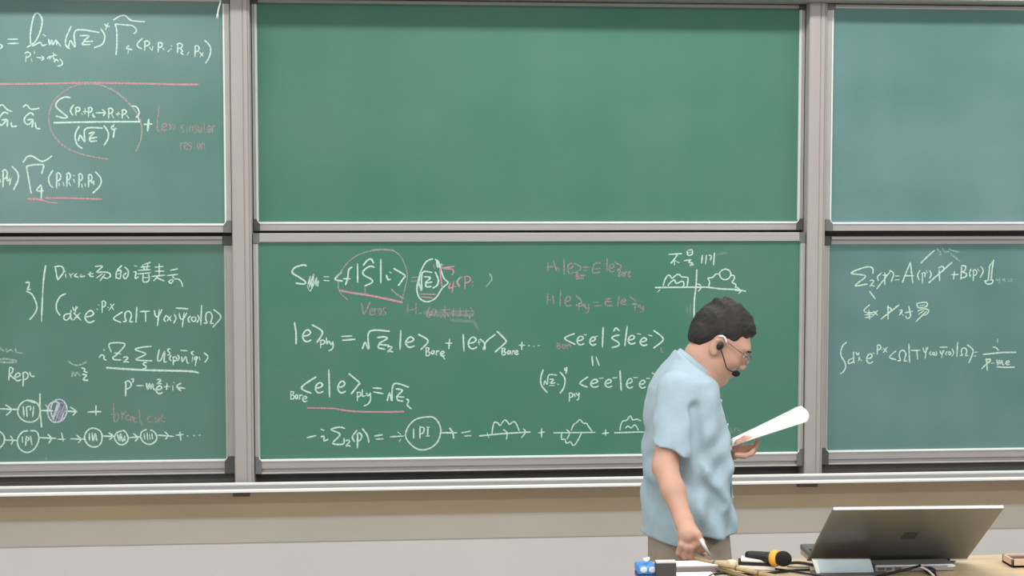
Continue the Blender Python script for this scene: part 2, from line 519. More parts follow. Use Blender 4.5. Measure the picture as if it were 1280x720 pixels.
GL = {
    'e': [[(.08, .55), (.6, .48), (.92, .25), (.62, .02), (.22, .2), (.03, .6), (.25, .93), (.6, 1), (1, .86)]],
    'p': [[(.18, .08), (.12, 1)], [(0, .12), (.5, 0), (1, .18), (.8, .45), (.2, .55)]],
    '2': [[(.05, .12), (.5, 0), (.85, .2), (.45, .6), (.05, .95), (.5, .85), (1, .98)]],
    '4': [[(.6, 0), (.05, .5), (.95, .52)], [(.65, .2), (.6, 1)]],
    'm': [[(0, .1), (.15, 1), (.35, .15), (.5, .9), (.7, .2), (.8, .9), (1, 1)]],
    'O': [[(.55, 0), (.12, .2), (.1, .7), (.5, 1), (.9, .75), (.92, .2), (.5, 0)]],
    'w': [[(.0, .92), (.3, .9), (.18, .55), (.25, .12), (.6, 0), (.85, .3), (.75, .75), (.68, .95), (1, .93)]],   # Omega
    's': [[(.95, .05), (.4, .02), (.15, .28), (.75, .6), (.7, .9), (.05, 1)]],
    'S': [[(1, .06), (.55, 0), (.12, .2), (.1, .4), (.6, .6), (.85, .78), (.6, .98), (.05, .95)]],
    'y': [[(0, .05), (.25, .5), (.6, .45)], [(.75, 0), (.85, .55), (.6, .95), (0, 1)]],
    'Y': [[(0, .05), (.12, .38), (.45, .42), (.85, .0)], [(.55, .0), (.35, 1)]],   # psi
    'a': [[(.8, .2), (.3, .1), (.05, .6), (.4, .95), (.8, .3)], [(.85, .2), (1, 1)]],
    'r': [[(.1, .1), (.2, 1)], [(.15, .5), (.5, .1), (1, .2)]],
    'B': [[(.1, .05), (.1, 1)], [(.05, .05), (.7, .1), (.5, .42), (.15, .48), (.85, .6), (.7, .92), (.1, .98)]],
    'h': [[(.1, 0), (.12, 1), (.5, .5), (.85, .6), (.9, 1)]],
    'E': [[(1, 0), (.1, .05), (0, .98), (1, .92)], [(.05, .5), (.9, .45)]],
    'H': [[(.05, 0), (0, 1)], [(.85, 0), (.95, 1)], [(0, .55), (.9, .45)]],
    'x': [[(.05, .05), (.95, 1)], [(.95, 0), (0, .95)]],
    '+': [[(0, .55), (1, .5)], [(.5, 0), (.5, 1)]],
    'c': [[(.9, .1), (.4, .05), (.05, .5), (.35, .95), (1, .9)]],
    'n': [[(.05, .1), (.12, 1)], [(.15, .4), (.5, .1), (.8, .3), (.95, 1)]],
    'g': [[(.8, .1), (.2, .1), (.1, .5), (.7, .5), (.85, .1), (.7, .95), (.1, 1)]],
    'l': [[(.5, 0), (.4, .9), (.8, 1)]],
    'i': [[(.4, .35), (.5, 1)], [(.45, .05), (.55, .12)]],
    't': [[(.5, 0), (.45, .9), (.85, .95)], [(.05, .35), (1, .35)]],
    'u': [[(.05, .1), (.1, .9), (.6, .85), (.85, .1), (.95, 1)]],
    'o': [[(.5, .15), (.1, .5), (.5, 1), (.9, .55), (.5, .15)]],
    'd': [[(.7, .45), (.1, .5), (.15, .95), (.7, .9)], [(.8, 0), (.85, 1)]],
    '6': [[(.7, 0), (.1, .6), (.4, 1), (.85, .7), (.3, .5)]],
}


def parse(s):
    """';'-separated strokes in photograph pixels: 'x,y x,y ...', '@glyph x0 y0 x1 y1', '@T word x0 y0 x1 y1', '@o cx cy rx ry', 'wN' sets the width"""
    width = 1.75
    out = []
    for t in s.replace('\n', ' ').split(';'):
        t = t.strip()
        if not t: continue
        if t[0] == 'w' and ' ' not in t:
            width = float(t[1:]); continue
        k = t.split()
        if k[0] == '@T':
            word = k[1]; x0, y0, x1, y1 = map(float, k[2:6]); n = len(word)
            for i, ch in enumerate(word):
                a = x0 + (x1 - x0) * i / n; b = x0 + (x1 - x0) * (i + 0.82) / n
                top = y0 if ch in 'hlBdt' else y0 + (y1 - y0) * 0.25
                for st in GL[ch]:
                    out.append((cr([(a + u * (b - a), top + v * (y1 - top)) for u, v in st], 1.2), min(width, 1.5)))
        elif k[0] == '@o':
            cx, cy, rx, ry = map(float, k[1:5])
            ph = random.uniform(0, 6.28)
            pts = [(cx + rx * (1 + 0.03 * math.sin(3 * a + ph)) * math.cos(a + ph), cy + ry * (1 + 0.03 * math.cos(2 * a + ph)) * math.sin(a + ph)) for a in np.linspace(0, 6.2, 26)]
            out.append((cr(pts, 1.5), width))
        elif k[0][0] == '@':
            ch = k[0][1]; x0, y0, x1, y1 = map(float, k[1:5])
            for st in GL[ch]:
                pts = [(x0 + u * (x1 - x0), y0 + v * (y1 - y0)) for u, v in st]
                out.append((cr(pts, 1.2), width))
        else:
            pts = [tuple(map(float, q.split(','))) for q in k]
            out.append((cr(pts, 1.2), width))
    return out


LIFT = [0.0004]


def chalk(key, name, m, data, label=None):
    """one object for each cluster of strokes that stand together"""
    strokes = parse(data)
    n = len(strokes)
    grp = list(range(n))

    def root(i):
        while grp[i] != i: i = grp[i]
        return i
    arr = [np.array(p) for p, _ in strokes]
    for i in range(n):
        for j in range(i):
            if root(i) != root(j):
                d = np.abs(arr[i][:, None] - arr[j][None]).max(-1).min()
                if d < 8: grp[root(i)] = root(j)
    for r in sorted({root(i) for i in range(n)}):
        chalk_piece(key, name, m, [strokes[i] for i in range(n) if root(i) == r], label)


def chalk_piece(key, name, m, strokes, label):
    LIFT[0] += 0.00001
    y0 = SURF[key] - LIFT[0]
    v, f = [], []
    for si, (pts, wd) in enumerate(strokes):
        y = y0 - 0.000003 * si
        P = np.array([atY(p[0], p[1], y)[[0, 2]] for p in pts])
        if len(P) < 2: continue
        # resample long straight strokes so that the chalk width can waver
        Q = [P[0]]
        for a, b in zip(P[:-1], P[1:]):
            k = max(1, int(np.linalg.norm(b - a) / 0.012))
            Q += [a + (b - a) * (i + 1) / k for i in range(k)]
        P = np.array(Q)
        T = np.gradient(P, axis=0); T /= (np.linalg.norm(T, axis=1)[:, None] + 1e-9)
        N = np.stack([-T[:, 1], T[:, 0]], 1)
        P[0] -= T[0] * 0.0015; P[-1] += T[-1] * 0.0015
        k0 = len(v); n = len(P)
        for i in range(n):
            hw = wd * 0.5 * 0.00345 * random.uniform(0.82, 1.16)
            if i in (0, n - 1): hw *= 0.6
            a = P[i] + N[i] * hw; b = P[i] - N[i] * hw
            v.append((a[0], y, a[1])); v.append((b[0], y, b[1]))
        for i in range(n - 1):
            f.append((k0 + 2 * i, k0 + 2 * i + 1, k0 + 2 * i + 3, k0 + 2 * i + 2))
    mb = MB(); mb.v = v; mb.f = f
    o0 = org(BO[key])
    me = bpy.data.meshes.new(name)
    me.from_pydata([(x - o0[0], yy - o0[1], z - o0[2]) for x, yy, z in v], [], f)
    me.materials.append(m)
    o = bpy.data.objects.new(name, me); COL.objects.link(o); o.parent = BO[key]; ORG[o.name] = o0
    if label: o['label'] = label
    return o


# ---- upper left board
chalk('UL', 'chalk_formula', W1, """0,55 3,58 0,61; 10,49 22,49; 10,54.5 23,54; 34,59 44,52 51,37 52.5,24 47,16.5 42,21 38.5,38 38,50 40.5,57 50,53 53,57 58,55.5; 54,43 57,45;
61,49 62,56 65,50 66,56 70,50 71,56; 70,50 76,58; 89,33 83,46 82,56 87,61; 85,60 88,51 91,55 94,58 95,38 124,40.5; 100,44.5 111,45 105,51.5 116,51.5; 105,52 103,55.5 113,55.5;
126,36 131,45 128,55 118,59.5; 131,30 133,33 137,33; 135,29 132,37; 142,25 149,20.5 156,19.5 163,25 170,26.5 181,27; 144,30 146,40 146,58 145,68.5; 144,30 155,31 165,32 170,36 170,40 167,42;
161,57 158,60.5 165,62; 161,60 160,66.5; 178,48 172,54 172,58 177,61; @p 180 51 187 63; 187,59 189,62; 191,58 190,63; @p 197 53 203 65; 203,60 205,62; 214,57 215,57.5; 214,61 210,64.5;
@p 221 54 228 66; 226,61 228,64 226,66 229,68; 236,65 234,69; @p 243 57 249 71; 249,65 254,70; 254,66 250,71; 256,50.5 263,59 262,70 257,79;
w1.5; 31,67 34,65 38,67 37,70 33,72; 33,69 32,77; 39,73 40,77; 43,64 43,67; 46,71.5 54,73; 52,70 55,73 52,75.5; 59,73 63,70 62,74 66,69.5 67,74; 66,66 68,68 66,69 71,69; 68,73 68,78 70,74 73,77; 75,74 77,76 78,80 75,82 72,82.5""")
chalk('UL', 'chalk_rule', K1, "w2.3; -60,105 0,105 60,104.5 110,103.5 180,104.5 220,105.5 248,105.5", 'long pink chalk line across the board')
chalk('UL', 'chalk_oval', K3, "w1.9; 112,104 98,106 85,111 68,125 61,145 65,165 79,182 100,192 116,196 135,199; 110,104 125,106 145,115 160,128 172,143 177,158 176,174 170,189; w2.2;100,104.5 122,105", 'pink chalk oval around the fraction')
chalk('UL', 'chalk_formula', W1, """w1.9; -2,133.5 3,131 9,137 15,139.5; 10,142 5,140.5 0,146 -2,152 2,156.5 8,150; 2,150 9,150 9,158; 14,153 15,158 21,157.5;
29,134 33,131 38,136 43,136.5 49,135; 42,144 38,141 31,147 31,153 36,155.5 41,150; 34,150 41,150 40,159; 44,153 45.5,160 50,161;
88,122 80,121.5 72,126.5 70,133 77,140 84,146 80,147.5 70,145; 92,131 88,138 91,144; @p 94 134 100 144; 102,142 103,143; 104,139.5 109,139.5; 106.5,136 106,142.5; @p 110 134 115 146; 116,142 117,146 119,146; 120,141 131,141; 128,137 131.5,141 129,144.5;
@p 135 135 141 148; 140,143 142,147.5; 145,142.5 150,142.5; 148,140 147,145; @p 152 137 158 148; 158,144 161,147.5; 165,132.5 171,134 174,141 170,147; 172,145 174,151;
w2.2; 67,153.5 110,152.5 175,152; w1.9; 99,158 94,168 96,180 103,185.5; 98,176 100,169 103,173 106,177 107,161 128,160; 111,167 118,165 112,172.5 121,171.5; 112,173 113,176.5 121,176; 130,157 135,165 135,173 130,181.5;
143,156 139,159.5 142,162 144,156.5 141.5,172; 143,161 146,161; w2.4; 180,155.5 190,155; 186,149 184.5,164""")
chalk('UL', 'chalk_note', K2, "w1.8; 199,133 197,150 197,163.5 202,163; @e 202 154 209 163; 211,155 214,158 211,163; 215,156 219,158 216,163; w1.4; @T singular 226 153 270 166; @T region 225 174 257 187", 'faint pink chalk words')
chalk('UL', 'chalk_formula', W1, """w1.9; 0,224 1,228; @p 3 212 9 234; 9,221 9,226 12,224 14,219 12,231; 15,208 22,216 22.5,225 17,237; 29,203 34,196 41,195.5 50,201 56,201 65,195; 33,208 36,225 39,242; 33,208 42,206 54,206 54,210 52,217;
51,231 46,238 54,238.5; 52,232 51.5,248; 66,213 61,222 62,230 66,234.5; @p 70 216 76 235; 74,229 74,232; 79,228 80,232; @p 83 216 88 233; 86,228 88,232; 92,219 93,220; 92,224 93,228; @p 98 217 103 234; 102,230 103,234; 106,229 107,233; @p 110 218 115 234; 114,226 115,229 117,226 117,231; 119,214.5 126,223 125,232 116,241.5""")
chalk('UL', 'chalk_underline', K1, "w2.1; 57,247.5 80,247.5 127,249; w2.6; 35,248.5 46,249 55,250.5; w1.6; 50,249 60,252.5 72,253.8", 'pink chalk underline in two strokes')

# ---- lower left board
chalk('LL', 'chalk_rule', W1, "w2.1; 57,332 55,345 54,355; 53,372 52.5,385 52,394; w1.4; 54,354 53,374; 52,392 52,402")
chalk('LL', 'chalk_heading', W1, """69,333.5 72,350; 68,333.5 77,333 79.5,340 72,350; 82,343 82.5,347; 81,339 82,339.5; 87,342 89,347; 88,344.5 92,341.5; 96,342 93,345 98,346.5; 100,345 102,342 101,346 106,345;
110,343 116,342; 113,340 112.5,345 117,345.5; 119,333 128,333 121,340 128,340 136,341 138,345 134,348 130,347; 128,342 121,347.5; 131,343 125,351;
152,332 146,339 145,348; 147,339 151,338 150,348 146,347; 147,342.5 150,342; 156,334 160,338 160,344 157,348.5 154,345 158,341;
168,332 171,333; 167,340 170,340 169,348 173,346; 180,330.5 188,328; 176,334 187,333; 173,338 188,337; 178,331 181,338; 185,330 183,338; 172,342.5 188,341; 179,343 179,352 186,351 186,343; 180,347 186,347;
194,334 204,333; 194,339 205,339; 190,345.5 206,344; 199,330 199,344; 198,345 192,351; 196,347 200,349 205,351; 213,338 222,336; 209,344.5 222,343; 216,345 217,349 214,354 211,352 216,349 223,349 227,353 228,358""")
chalk('LL', 'chalk_formula', W1, """w1.8; 32,353.5 36,353 36,358 34,362 38,361.5; 33,364 40,368 45,378 46,386 42,394 37,399.5; 82,367 75,371 70.5,380 71,388 75,394;
87,392 81,393.5 80,398.5 84,400 89,394; 89,388 88,395 90,400; 91,384 93,388 97,384; 95,383 94,391; 100,391 92,400; 92,391 101,400; w2; @e 106 388 118 403; w1.6; 123,381 124,381.5; 121,386 122,387; @p 127 376 132 391; 134.5,384 135.5,384.5; 138,380 142,387.5; 142.5,380 136,388;
w1.9; 153,390 142,398 151,403; @w 154 389 166 403; 171,384 170,403; 175,389.5 187,389; 182,389 182,402; @Y 193 387 204 407; 208,394 205,399 207,402; 209,395 214,401; 214,395 209,401; 218,393 220,398 217,404;
w2.1; 220,385 235,386; w1.8; @Y 224 391 235 409; 238,395 235,399 237,403; @O 239 396 245 402; 247,394 249,398 246,403; 252,382 251,406; @w 255 390 267 405; 267,387 276,396 266,409""")
chalk('LL', 'chalk_formula', W1, """w1.8; 124,447 127,443.5 130,445 130,449 133,450; 129.5,437 131,438; 139,440 137,429.5 156,430 146,443 141,447 143,449.5 151,450; 143,441 151,442.5; @2 154 446 161 453;
189,433 178,434 169,437 182,442.5 170,449.5 190,451; @s 178 453 184 461; 199,437 197,450 201,450 206,439 205,452 208,452; @s 209 436 213 444; 214,444 212,448 214,451; @p 216 446 221 456; 222,444 224,447 222,451; w2; 226,438 234,438.5; w1.8; 227,446 228,452 232,446 234,453 236,454; 242,439 239,441 242,444;
241,446 240,452; 243,449 244,446 247,447 243,450; 246,446 244,457; 249,446 250,450; 255,441 260,446 256,453; w2.4; 133,459.7 180,462.5 235,464 248,466; w1.9; @p 156 476 164 495; 164,474 167,474 166,478; 171,482 179,482; @m 183 478 194 487; @2 196 474 202 480; @e 195 482 203 492; 205,483.5 212,483; 209,479 208,487; 216,482 216,488; 217,478 217.5,478.6; 226,479 221,483 226,488.5; 221,484 231,485.5""")
chalk('LL', 'chalk_note', W1, "w1.8; 12,459 11,475; 12,459 16,460.5 15,466 12,468 18,473.5; @e 18 466 26 476; @p 28 465 35 483; 37,465 39,470 43,470.5; 102,460 106,461 105,464 109,465.5; w2; 103,468 108,469 104,474.5 110,475.5")
chalk('LL', 'chalk_note', W2, "w1.8; 85,451 92,456 100,456 109,452; 90,471 91,465 94,470 96,465 100,470; w2.4; -12,450 0,449 10,449 21,451.5 12,453 0,452.5 -10,451; w1.8; 0,434 4,439; 8,436 9,440 13,437 16,440; 20,435 20,440 28,441.5; 0,437 6,438; 57.5,573 57.7,575")
chalk('LL', 'chalk_diagram', W1, """w2; 0,511 24,512; w1.8; 7,506 14,512 8,519; @o 36.5 514 14 14; 34,500.5 44,504; 29,508 30,521; 33,509 34,521; 33,509 38,508 38,513; 42,508 41,521; w1.9; 50,492 50,510 52,534; w2.1; 50,513 66,513.7; 82,514 96,514.5; w1.6; 88,509 95,514 91,519; 57,506 62,512; w2.2; 110,515 126,514.5; 120,507 120,519;
w1.9; -1,538.5 5,545 5,553 0,560; 5,550 22,550.5; 13,545 16,550 14,555.5; 35,538.5 28,540 22,549 24,560 33,565.5 42,562 48,552 48,544 45,539 38,538.5; 28,546 28,553; 33,545 32,557; 33,546 36,547.5 35,551; 38,545 40,556; 50,547 70,548; 60,543 64,548 61,554; 72,549 82,549; 77,541 79,551.5; 88,548.5 107,549; 96,544 101,549 98,553.5;
@o 117 547 11 12; 111.5,542 112,551; 115,541 116,551; 117,551 119,542 121,551; 128,545 143,545.5; 136,541 141,545 137,549.5; 152,538.5 146,541 143,547 147,554 153,556 159,552 160,546 156,539 153,538; 147,543 149,551 151,542 153,552 156,545 156,551; 161,547 176,546; 167,542 172,547 169,551.5; 183,537 177,540 176,547 180,553 187,555.5 194,552 196,546 193,540 188,537.5; 180,542 181,549; 184,541 184.5,550; 187,543 187.5,549; 190,542 190.5,549; 198,544 217,545.5; 206,540 210,544 207,549; 220,544 229,543; 225,540 226,550.5; w2.4; 234,545 235,545; 242,544.5 243,544.5; 249,544 250,544""")
chalk('LL', 'chalk_diagram', W4, "w2; @o 69 515 9.5 13; @o 73.5 513 10 14; w2.2; 72,505 66,524; 75,504 68,526 77,504 71,527 79,505 74,526 81,508 77,524", 'circle shaded in with violet-white chalk')
chalk('LL', 'chalk_note', K2, "w1.7; 142,504 143,527 148,523 147,517 143,519; 139,518 140,518; 152,516 153,524; 153,519 158,514; @c 157 519 162 525; @n 163 520 167 527; @c 167 522 171 528; 174,513 175,525 178,531; @c 184 520 191 528; @u 194 521 199 528; 203,518 202,526 206,527; 200,523 207,522.5", 'two faint pink chalk words')

# ---- lower centre board
chalk('LC', 'chalk_formula', W1, """w2.1; 383,332 378,331.3 368,335 365.5,341 373,346 381,351.5 381,355 370,354; w1.4; 385,356 388,345 387,359 392,343 391,358 396,347 395,357 398,351 397,358; 384,357 386,362; 387,364 390,360 389,352; w1.9; 405,346 411,346; 405,350.5 411,351;
w2; 427,340 419,349 428,351.3; 440,334 436,337 434.5,348 432,356; 429,348.5 438,348.5; 447,330 447,353; 454,332 459,325.5 464,324 467,329; 468,334 462,333 454,339 455,344 464,349 465,353 456,357.5; 476,324 476,354; 483,344 485,349.5 488,349; 487,340 489,341; 492,335.5 506,344 505,347 498,357""")
chalk('LC', 'chalk_oval', K3, "w1.3; 421,348 428,337 436,327 449,318 468,312.5; 490,312 502,322 509,342 507,357 503,372; 423,352 423,360 427,368 435,375; w1.9; 466,312.6 478,312 491,313; 489,361 496,368 505,373; w1.6; 503,373 501,378; 514,347 521,346.5; 514,351.5 521,351", 'pale pinkish chalk oval')
chalk('LC', 'chalk_underline', K1, "w2.6; 424,363 440,366 460,369 480,373 503,378", 'thick pink chalk underline')
chalk('LC', 'chalk_note', K2, "w1.8; 452,379 455,392 463,377; 456,360 457,370; w1.5; @T eras 462 382 484 394; w1.8; 510,381 509,391; 520,379 520,393; 510,388 520,386; 524,391.5 528,391; @6 533 384 539 397; @a 539 386 547 396; 551,388 562,387; 556,382 556,398; 551,397 556,390 562,396; w1.4; 564,389 592,389; 566,394 590,395; 567,385 566,397; 575,384 576,396; 583,386 582,398; 588,384 592,391 586,398", 'smudged pink chalk words')
chalk('LC', 'chalk_smear', W3, "w5; 560,392 592,394; w4; 562,400 590,402; 591,400 598,412; w6; 530,391 560,393", 'wiped chalk smear')
chalk('LC', 'chalk_formula', W1, """w1.8; 541,323.5 533,327 527,337 523,350 521,360 523,370 528,375.5 536,377 545,372 553,360 560,353.5 555,348 551,337 548,327 544,324; w2; 521,362 523,353 525,358 527,362.5 528,341 540,340.5; 525,340 524,352; 530.5,346 538,347 532,353.5 540,352.5; 532,354 533,358.5 539,358; 544,340 548,350 546,357 541,360; w2.6; 546,326 547,334; 547,334 552,330; 545,325 549,328""")
chalk('LC', 'chalk_formula', K1, "w1.9; 549,335.5 568,333; 550,336 551,347 553,360; 555,336 565,336.5 567,340 565,343.5; w1.6; 542,331 543,336; 563,354 561,360 566,359; 567,352 565,366; 565,358.5 570,358; @p 580 345 588 361; w1.4;577,346 572,352 575,358; 590,352 591,353; 591,357 591,358; 524,367.5 545,368; 526,371 541,372.5", 'small pink chalk term')
chalk('LC', 'chalk_formula', W2, "w1.8; 575,346.5 571,352 574,358; 612,342 615,349 608,358; 555,330 551,333")
chalk('LC', 'chalk_formula', W1, """w2.1; 368,403 370,416 370,430; @e 378 412 389 427; 390,406 403,415 396,428; w1.7; @p 400 425 406 435; 408,422 408.5,430 411,426 413,430; 412,427 414,431 416,427; 416,427 416,435 411,438.7; w2.1; 427,420.5 440,420; 428,425.5 444,424; 453,436 456,428 458,431 461,436 462,414.5 487,414; 472,422 480,421 484,423 474,430 486,431.5; 474,430 473,434.5 481,436.5; w1.9; @2 484 433 491 440; w2.1; 501,413 500,437; @e 507 421 518 434; 523,418 535,426 526,437;
w1.7; @B 532 434 538 445; @a 539 438 544 443; @r 545 438 549 444; @e 550 439 556 445; 552,443 556,449; w1.9; 557,429 565,429; 562,424 561,436; w2; 579,418 580,439; @e 585 421 596 436; w1.5; 597,428 601,427.5; 598.5,425 599,431; w2; 600,424 604,427 606,431 606,437; 619,418 608,427 604,437; 621,414 632,425 631,429 619,440; w1.7; @B 627 435 633 444; @a 634 438 639 443; @r 640 438 643 443; @e 643 438 648 443; w2; 649,431.5 656,431.5; 652.5,427 652,437; w1.7; 660,432 662,432; 667,433 668,433; 673,432 674,432""")
chalk('LC', 'chalk_formula', W1, """w2.1; 395,471 377,484.5 389,491.5; @e 394 478 404 491; 411,462 412,496; @e 422 476 432 491; 436,467 449,478 448,481 439,492.5; w1.7; @B 363 489 369 499; @a 369 493 373 499; @r 374 493 378 499; @e 378 495 384 502; @p 446 490 451 501; 453,487 453,495 457,494.5; 458,491 460,495 463,491; 463,491 463,500 460,505 455,507.5; w2; 466,485 477,485.5; 467,490 479,492;
484,501 487,491 489,500.5; 490,501 492.5,480 511,484; 495,486 503,488 497,495 505,496.5; 496,495 497,500 504,501.5; 508,499 511,501 509,506 514,511""")
chalk('LC', 'chalk_underline', K1, "w1.9; 384,510 415,510.5 425,512; w2.3; 425,512 440,514 470,515 505,514.5", 'pink chalk underline')
chalk('LC', 'chalk_formula', W1, """w2; 384,547 395,544.5; 401,546 405,545.5 405,551 410,549; 401,536.5 405,538; 431,535.5 424,534 414,537 425,543 416,554 429,555 430,548; w1.8; @2 432 550 438 558; w2; 446,538 440.5,546 443,552; @p 446 541 452 560; 453,536 459,544 461,553; w2.1; 468,545 478,543.5; 470,549 479,548.5; w1.9; 488,546 505,545; w1.6; 497,540 501,543; 499,552 501,549;
w1.9; 530,521.5 541,521.5 548,528 551,539 547,552 537,560.5 524,562 513,555 507,545 510,534 519,524.5 530,521.5; 517,536 517,548; 525,533 525,548; 525,534 530,535 529,541 526,542; 533,534 537,534; 535,534 534.5,545; 532,545 537,545; 551,541 571,541; 562,535 566,541 567,548; w2.1; 577,541 588,539; 581,545 589,544.5""")
chalk('LC', 'chalk_diagram', W1, """w1.9; 599,545 630,542 663,540; w1.5; 609,541 611,547; 629,537 634,541 633,549; 654,536 657,540 652,547; w1.7; 615,542 616,534 618,528 622,528.5 625,532 628,528 631,525 634,527 637,530.5 640,528 643,527 646,531 649,538.5; w1.8; 673,541 681,540; 677,536 677,547;
692,541 744,540.5; w1.6; 714,538 717,531 721,528 725,524.5 729,529 733,529 735,532 740,539; 702,541 702,549 706,549 708,554 713,552.5 717,557 722,551 727,541; 708,537 712,541 709,548.5; w1.8; 753,542 761,541; 757,537 757,544; 768,541 803,540 816,540; w1.6; 775,538 776,531 779,526 783,525.5 788,520 791,525 796,524 801,526; 782,535 785,532.5 789,535 793,531 796,534 798,538""")
chalk('LC', 'chalk_formula', K2, """w1.9; 685,328 685,340; 692,326 695,338; 685,334 692,333; w1.4; @n 695 334 699 339; w1.8; 705,323 705,343; @e 709 329 717 342; 718,329 726,334 725,337 719,341; w1.6; @T Bar 720 341 733 349; w1.8; 729,334 736,334; 729,338 735,338; 751,329 743,330 741,341 750,340; 743,336 750,335.5; 759,323 758.5,339; @e 761 330 768 340; 768,328 776,332 776,335 771,338; w1.6; @T Bare 773 337 789 346;
w1.9; 685,367 684,381; 691,369 692,380; 685,375 691,374; 701,362 700,383; @e 706 370 714 383; 719,369 727,377 720,382; w1.6; @p 723 379 727 387; @n 728 380 731 384; @y 731 380 737 391; w1.9; 742,378 748,378; 743,382.5 751,382; 765,373 757,374; 765,382 758,382 757,377 764,377; 774,369 772,383; @e 776 374 783 381; 787,371 795,377 790,381; w1.6; @p 793 380 797 388; @n 798 381 801 385; @y 800 381 805 390""", 'two faint pink chalk equations')
chalk('LC', 'chalk_formula', W1, """w1.9; 718,417 706,423 719,430.5; @e 721 420 730 431; 730,418.5 733,418.5; @e 737 421 745 431.5; 744,421 747,420; w2; 754,409 753,434; 767,414 770,410 774,413.5; 774,419 768,420 765,423 773,428 773,432 765,434.5; 784,408 781,432; @e 785 419 794 430; 797,417 801,418; @e 800 422 809 432; 811,419 815,420; 817,413 829,424 817,435;
740,445 741,457; 745,446 749,457; 679,462 676,472 677,482 684,490.5; w1.7; 680,481 681,476 684,480.5 686,469 696,469; 687,474 692,474.5 688,479 694,478.5; 687,482 693,482; 697,480 698,481; w1.9; 700,465 706,473 705,484 700,491.5; w2.4; 706,460 706,463; 708.5,459 707.5,467; 706,463 709,462; w1.6; @p 711 491 716 502; @n 716 492 719 496; 720,491 722,494 724,491; 724,491 723,499 721,500;
w1.9; 735,471 725,479 734,484; @e 738 474 748 484; 749,473 754,472.5; @e 756 474 765 484; 766,472.5 771,472; w2.1; 775,463 776.5,488; w1.9; @e 783 473 791 485; 792,472 797,472; @e 799 475 807 485; 808,473 812,473; 815,466 819,470 812,480; w2; 836,318 852,317; 847,318 843,324 838.5,329; 843,325 843,331; 844,326 849,328.5;
w1.7; 860,313 865,312.5 865,318 860,319 859,314; 860,316 865,315.5; 855,326 864,324.5; 863,325 861,328 866,328.5 862,332 867,330.5; w1.9; 878,319 877,329; 883,319 882,330; 886,319 889,320 888,325; 893,316 892,331""")
chalk('LC', 'chalk_note', K2, "w2; @T Ban 696 428 715 436; 826,435 827,441; w1.6; 828,440 830,441", 'faint pink chalk letters')
chalk('LC', 'chalk_note', W3, "w2.4; 897,318 909,316; 859,384 859,393; 863,380 863,394; 912,535 915,541; 919,534 917,541; 921,535 925,540 922,543")
chalk('LC', 'chalk_diagram', W1, """w2; 819,359.5 860,359 885,359; 885,359 900,361 920,362 932,364; w1.4; 825,362 822,365; w2; 871,337 870,358 868,375 867.5,400; w1.8; 829,357 831,350 835,344 838,345 840,348 845,344 849,343 852,346 858,346.5 860,348 859,358; 835,357 839,352 843,350 845,354 849,353 853,351.5 855,354 854,359;
870,355 875,356 876,360 873,364; 886,358 887,352 885,348 891,346.5 895,342.5 900,343; @o 906.5 343 7 6.5; 913,344 918,345 917,350 915,353 919,355 920,357 919,360; w1.6; 921,359 926,364 923,367; 919,363 925,364""")

# ---- lower right board
chalk('LR', 'chalk_formula', W1, """w1.9; 1091,342 1091,336 1086,333.5 1075,336 1064,341.5 1080,344 1081,347 1069,357 1084,355; w1.7; @2 1087 350 1093 358; 1102,341 1097,346 1098,351; 1106,341 1106,356; 1103,344 1108,344 1106,349; 1113,339 1096,361; 1112,338 1117,342 1114,352; w2; 1119,345 1124,345; 1119,350 1124,349.5; w1.9; 1138,328 1133,340 1128,353; 1138,328 1141,354; 1130,345 1142,344.5;
w1.7; 1150,338 1147,344 1149,350; 1153,341 1153,354; 1152,342 1156,341 1156,346; 1158,338 1159,341; 1162,338 1164,343 1162,348; w1.9; 1173,335 1178,333 1180,337 1175,341; 1174,337 1174.5,351; 1190,328 1174,342 1161,353.5; w1.9; 1189,343.5 1198,343; 1193,339 1192,349; 1202,333 1201,349; 1202,332 1207,333 1206,338 1203,340 1208,342 1207,346 1201,347.5;
w1.7; 1214,336 1212,341 1213,346; @p 1216 337 1221 351; 1222,336 1224,339; 1226,333 1229,339 1225,347; w1.9; 1237,333 1235,350 1231,351 1234,355 1240,354 1241,350 1237,350; 1242,325 1240,338 1239,350; 1236,334 1241,327; 1151,329 1160,320 1168,313; 1087,364 1094,373.5""")
chalk('LR', 'chalk_note', W2, "w1.7; 1171,311 1176,316 1174,319; 1178,310 1181,315 1186,314; 1186,311 1190,313 1199,315; 1188,317 1200,327; 1245,348 1247,351 1250,348; 1250,348 1249,354; 1253,351 1255,348 1256,352; 1260,349 1265,349; 1260,351.5 1265,351.5")
chalk('LR', 'chalk_heading', W1, """w1.7; 1087,381 1080,388 1085,391 1095,390; 1081,393.5 1092,393; 1086,387 1087,399; 1081,397 1090,396; 1092,389 1097,394; 1097,388 1091,395; w1.9; 1110,382 1110,399; 1109,384 1114,386 1112,391; 1124,381 1101,399; w1.7; 1124,388 1128,388 1124,394; 1125,390 1129,394; 1131,391 1141,389; 1136,383 1138,395 1134,398 1132,395;
1147,379 1158,378 1158,383 1148,384.5 1146,379; 1150,382 1156,381; 1147,389 1155,386 1161,388 1158,393 1154,394; 1155,388 1148,393; 1158,389 1145,402""")
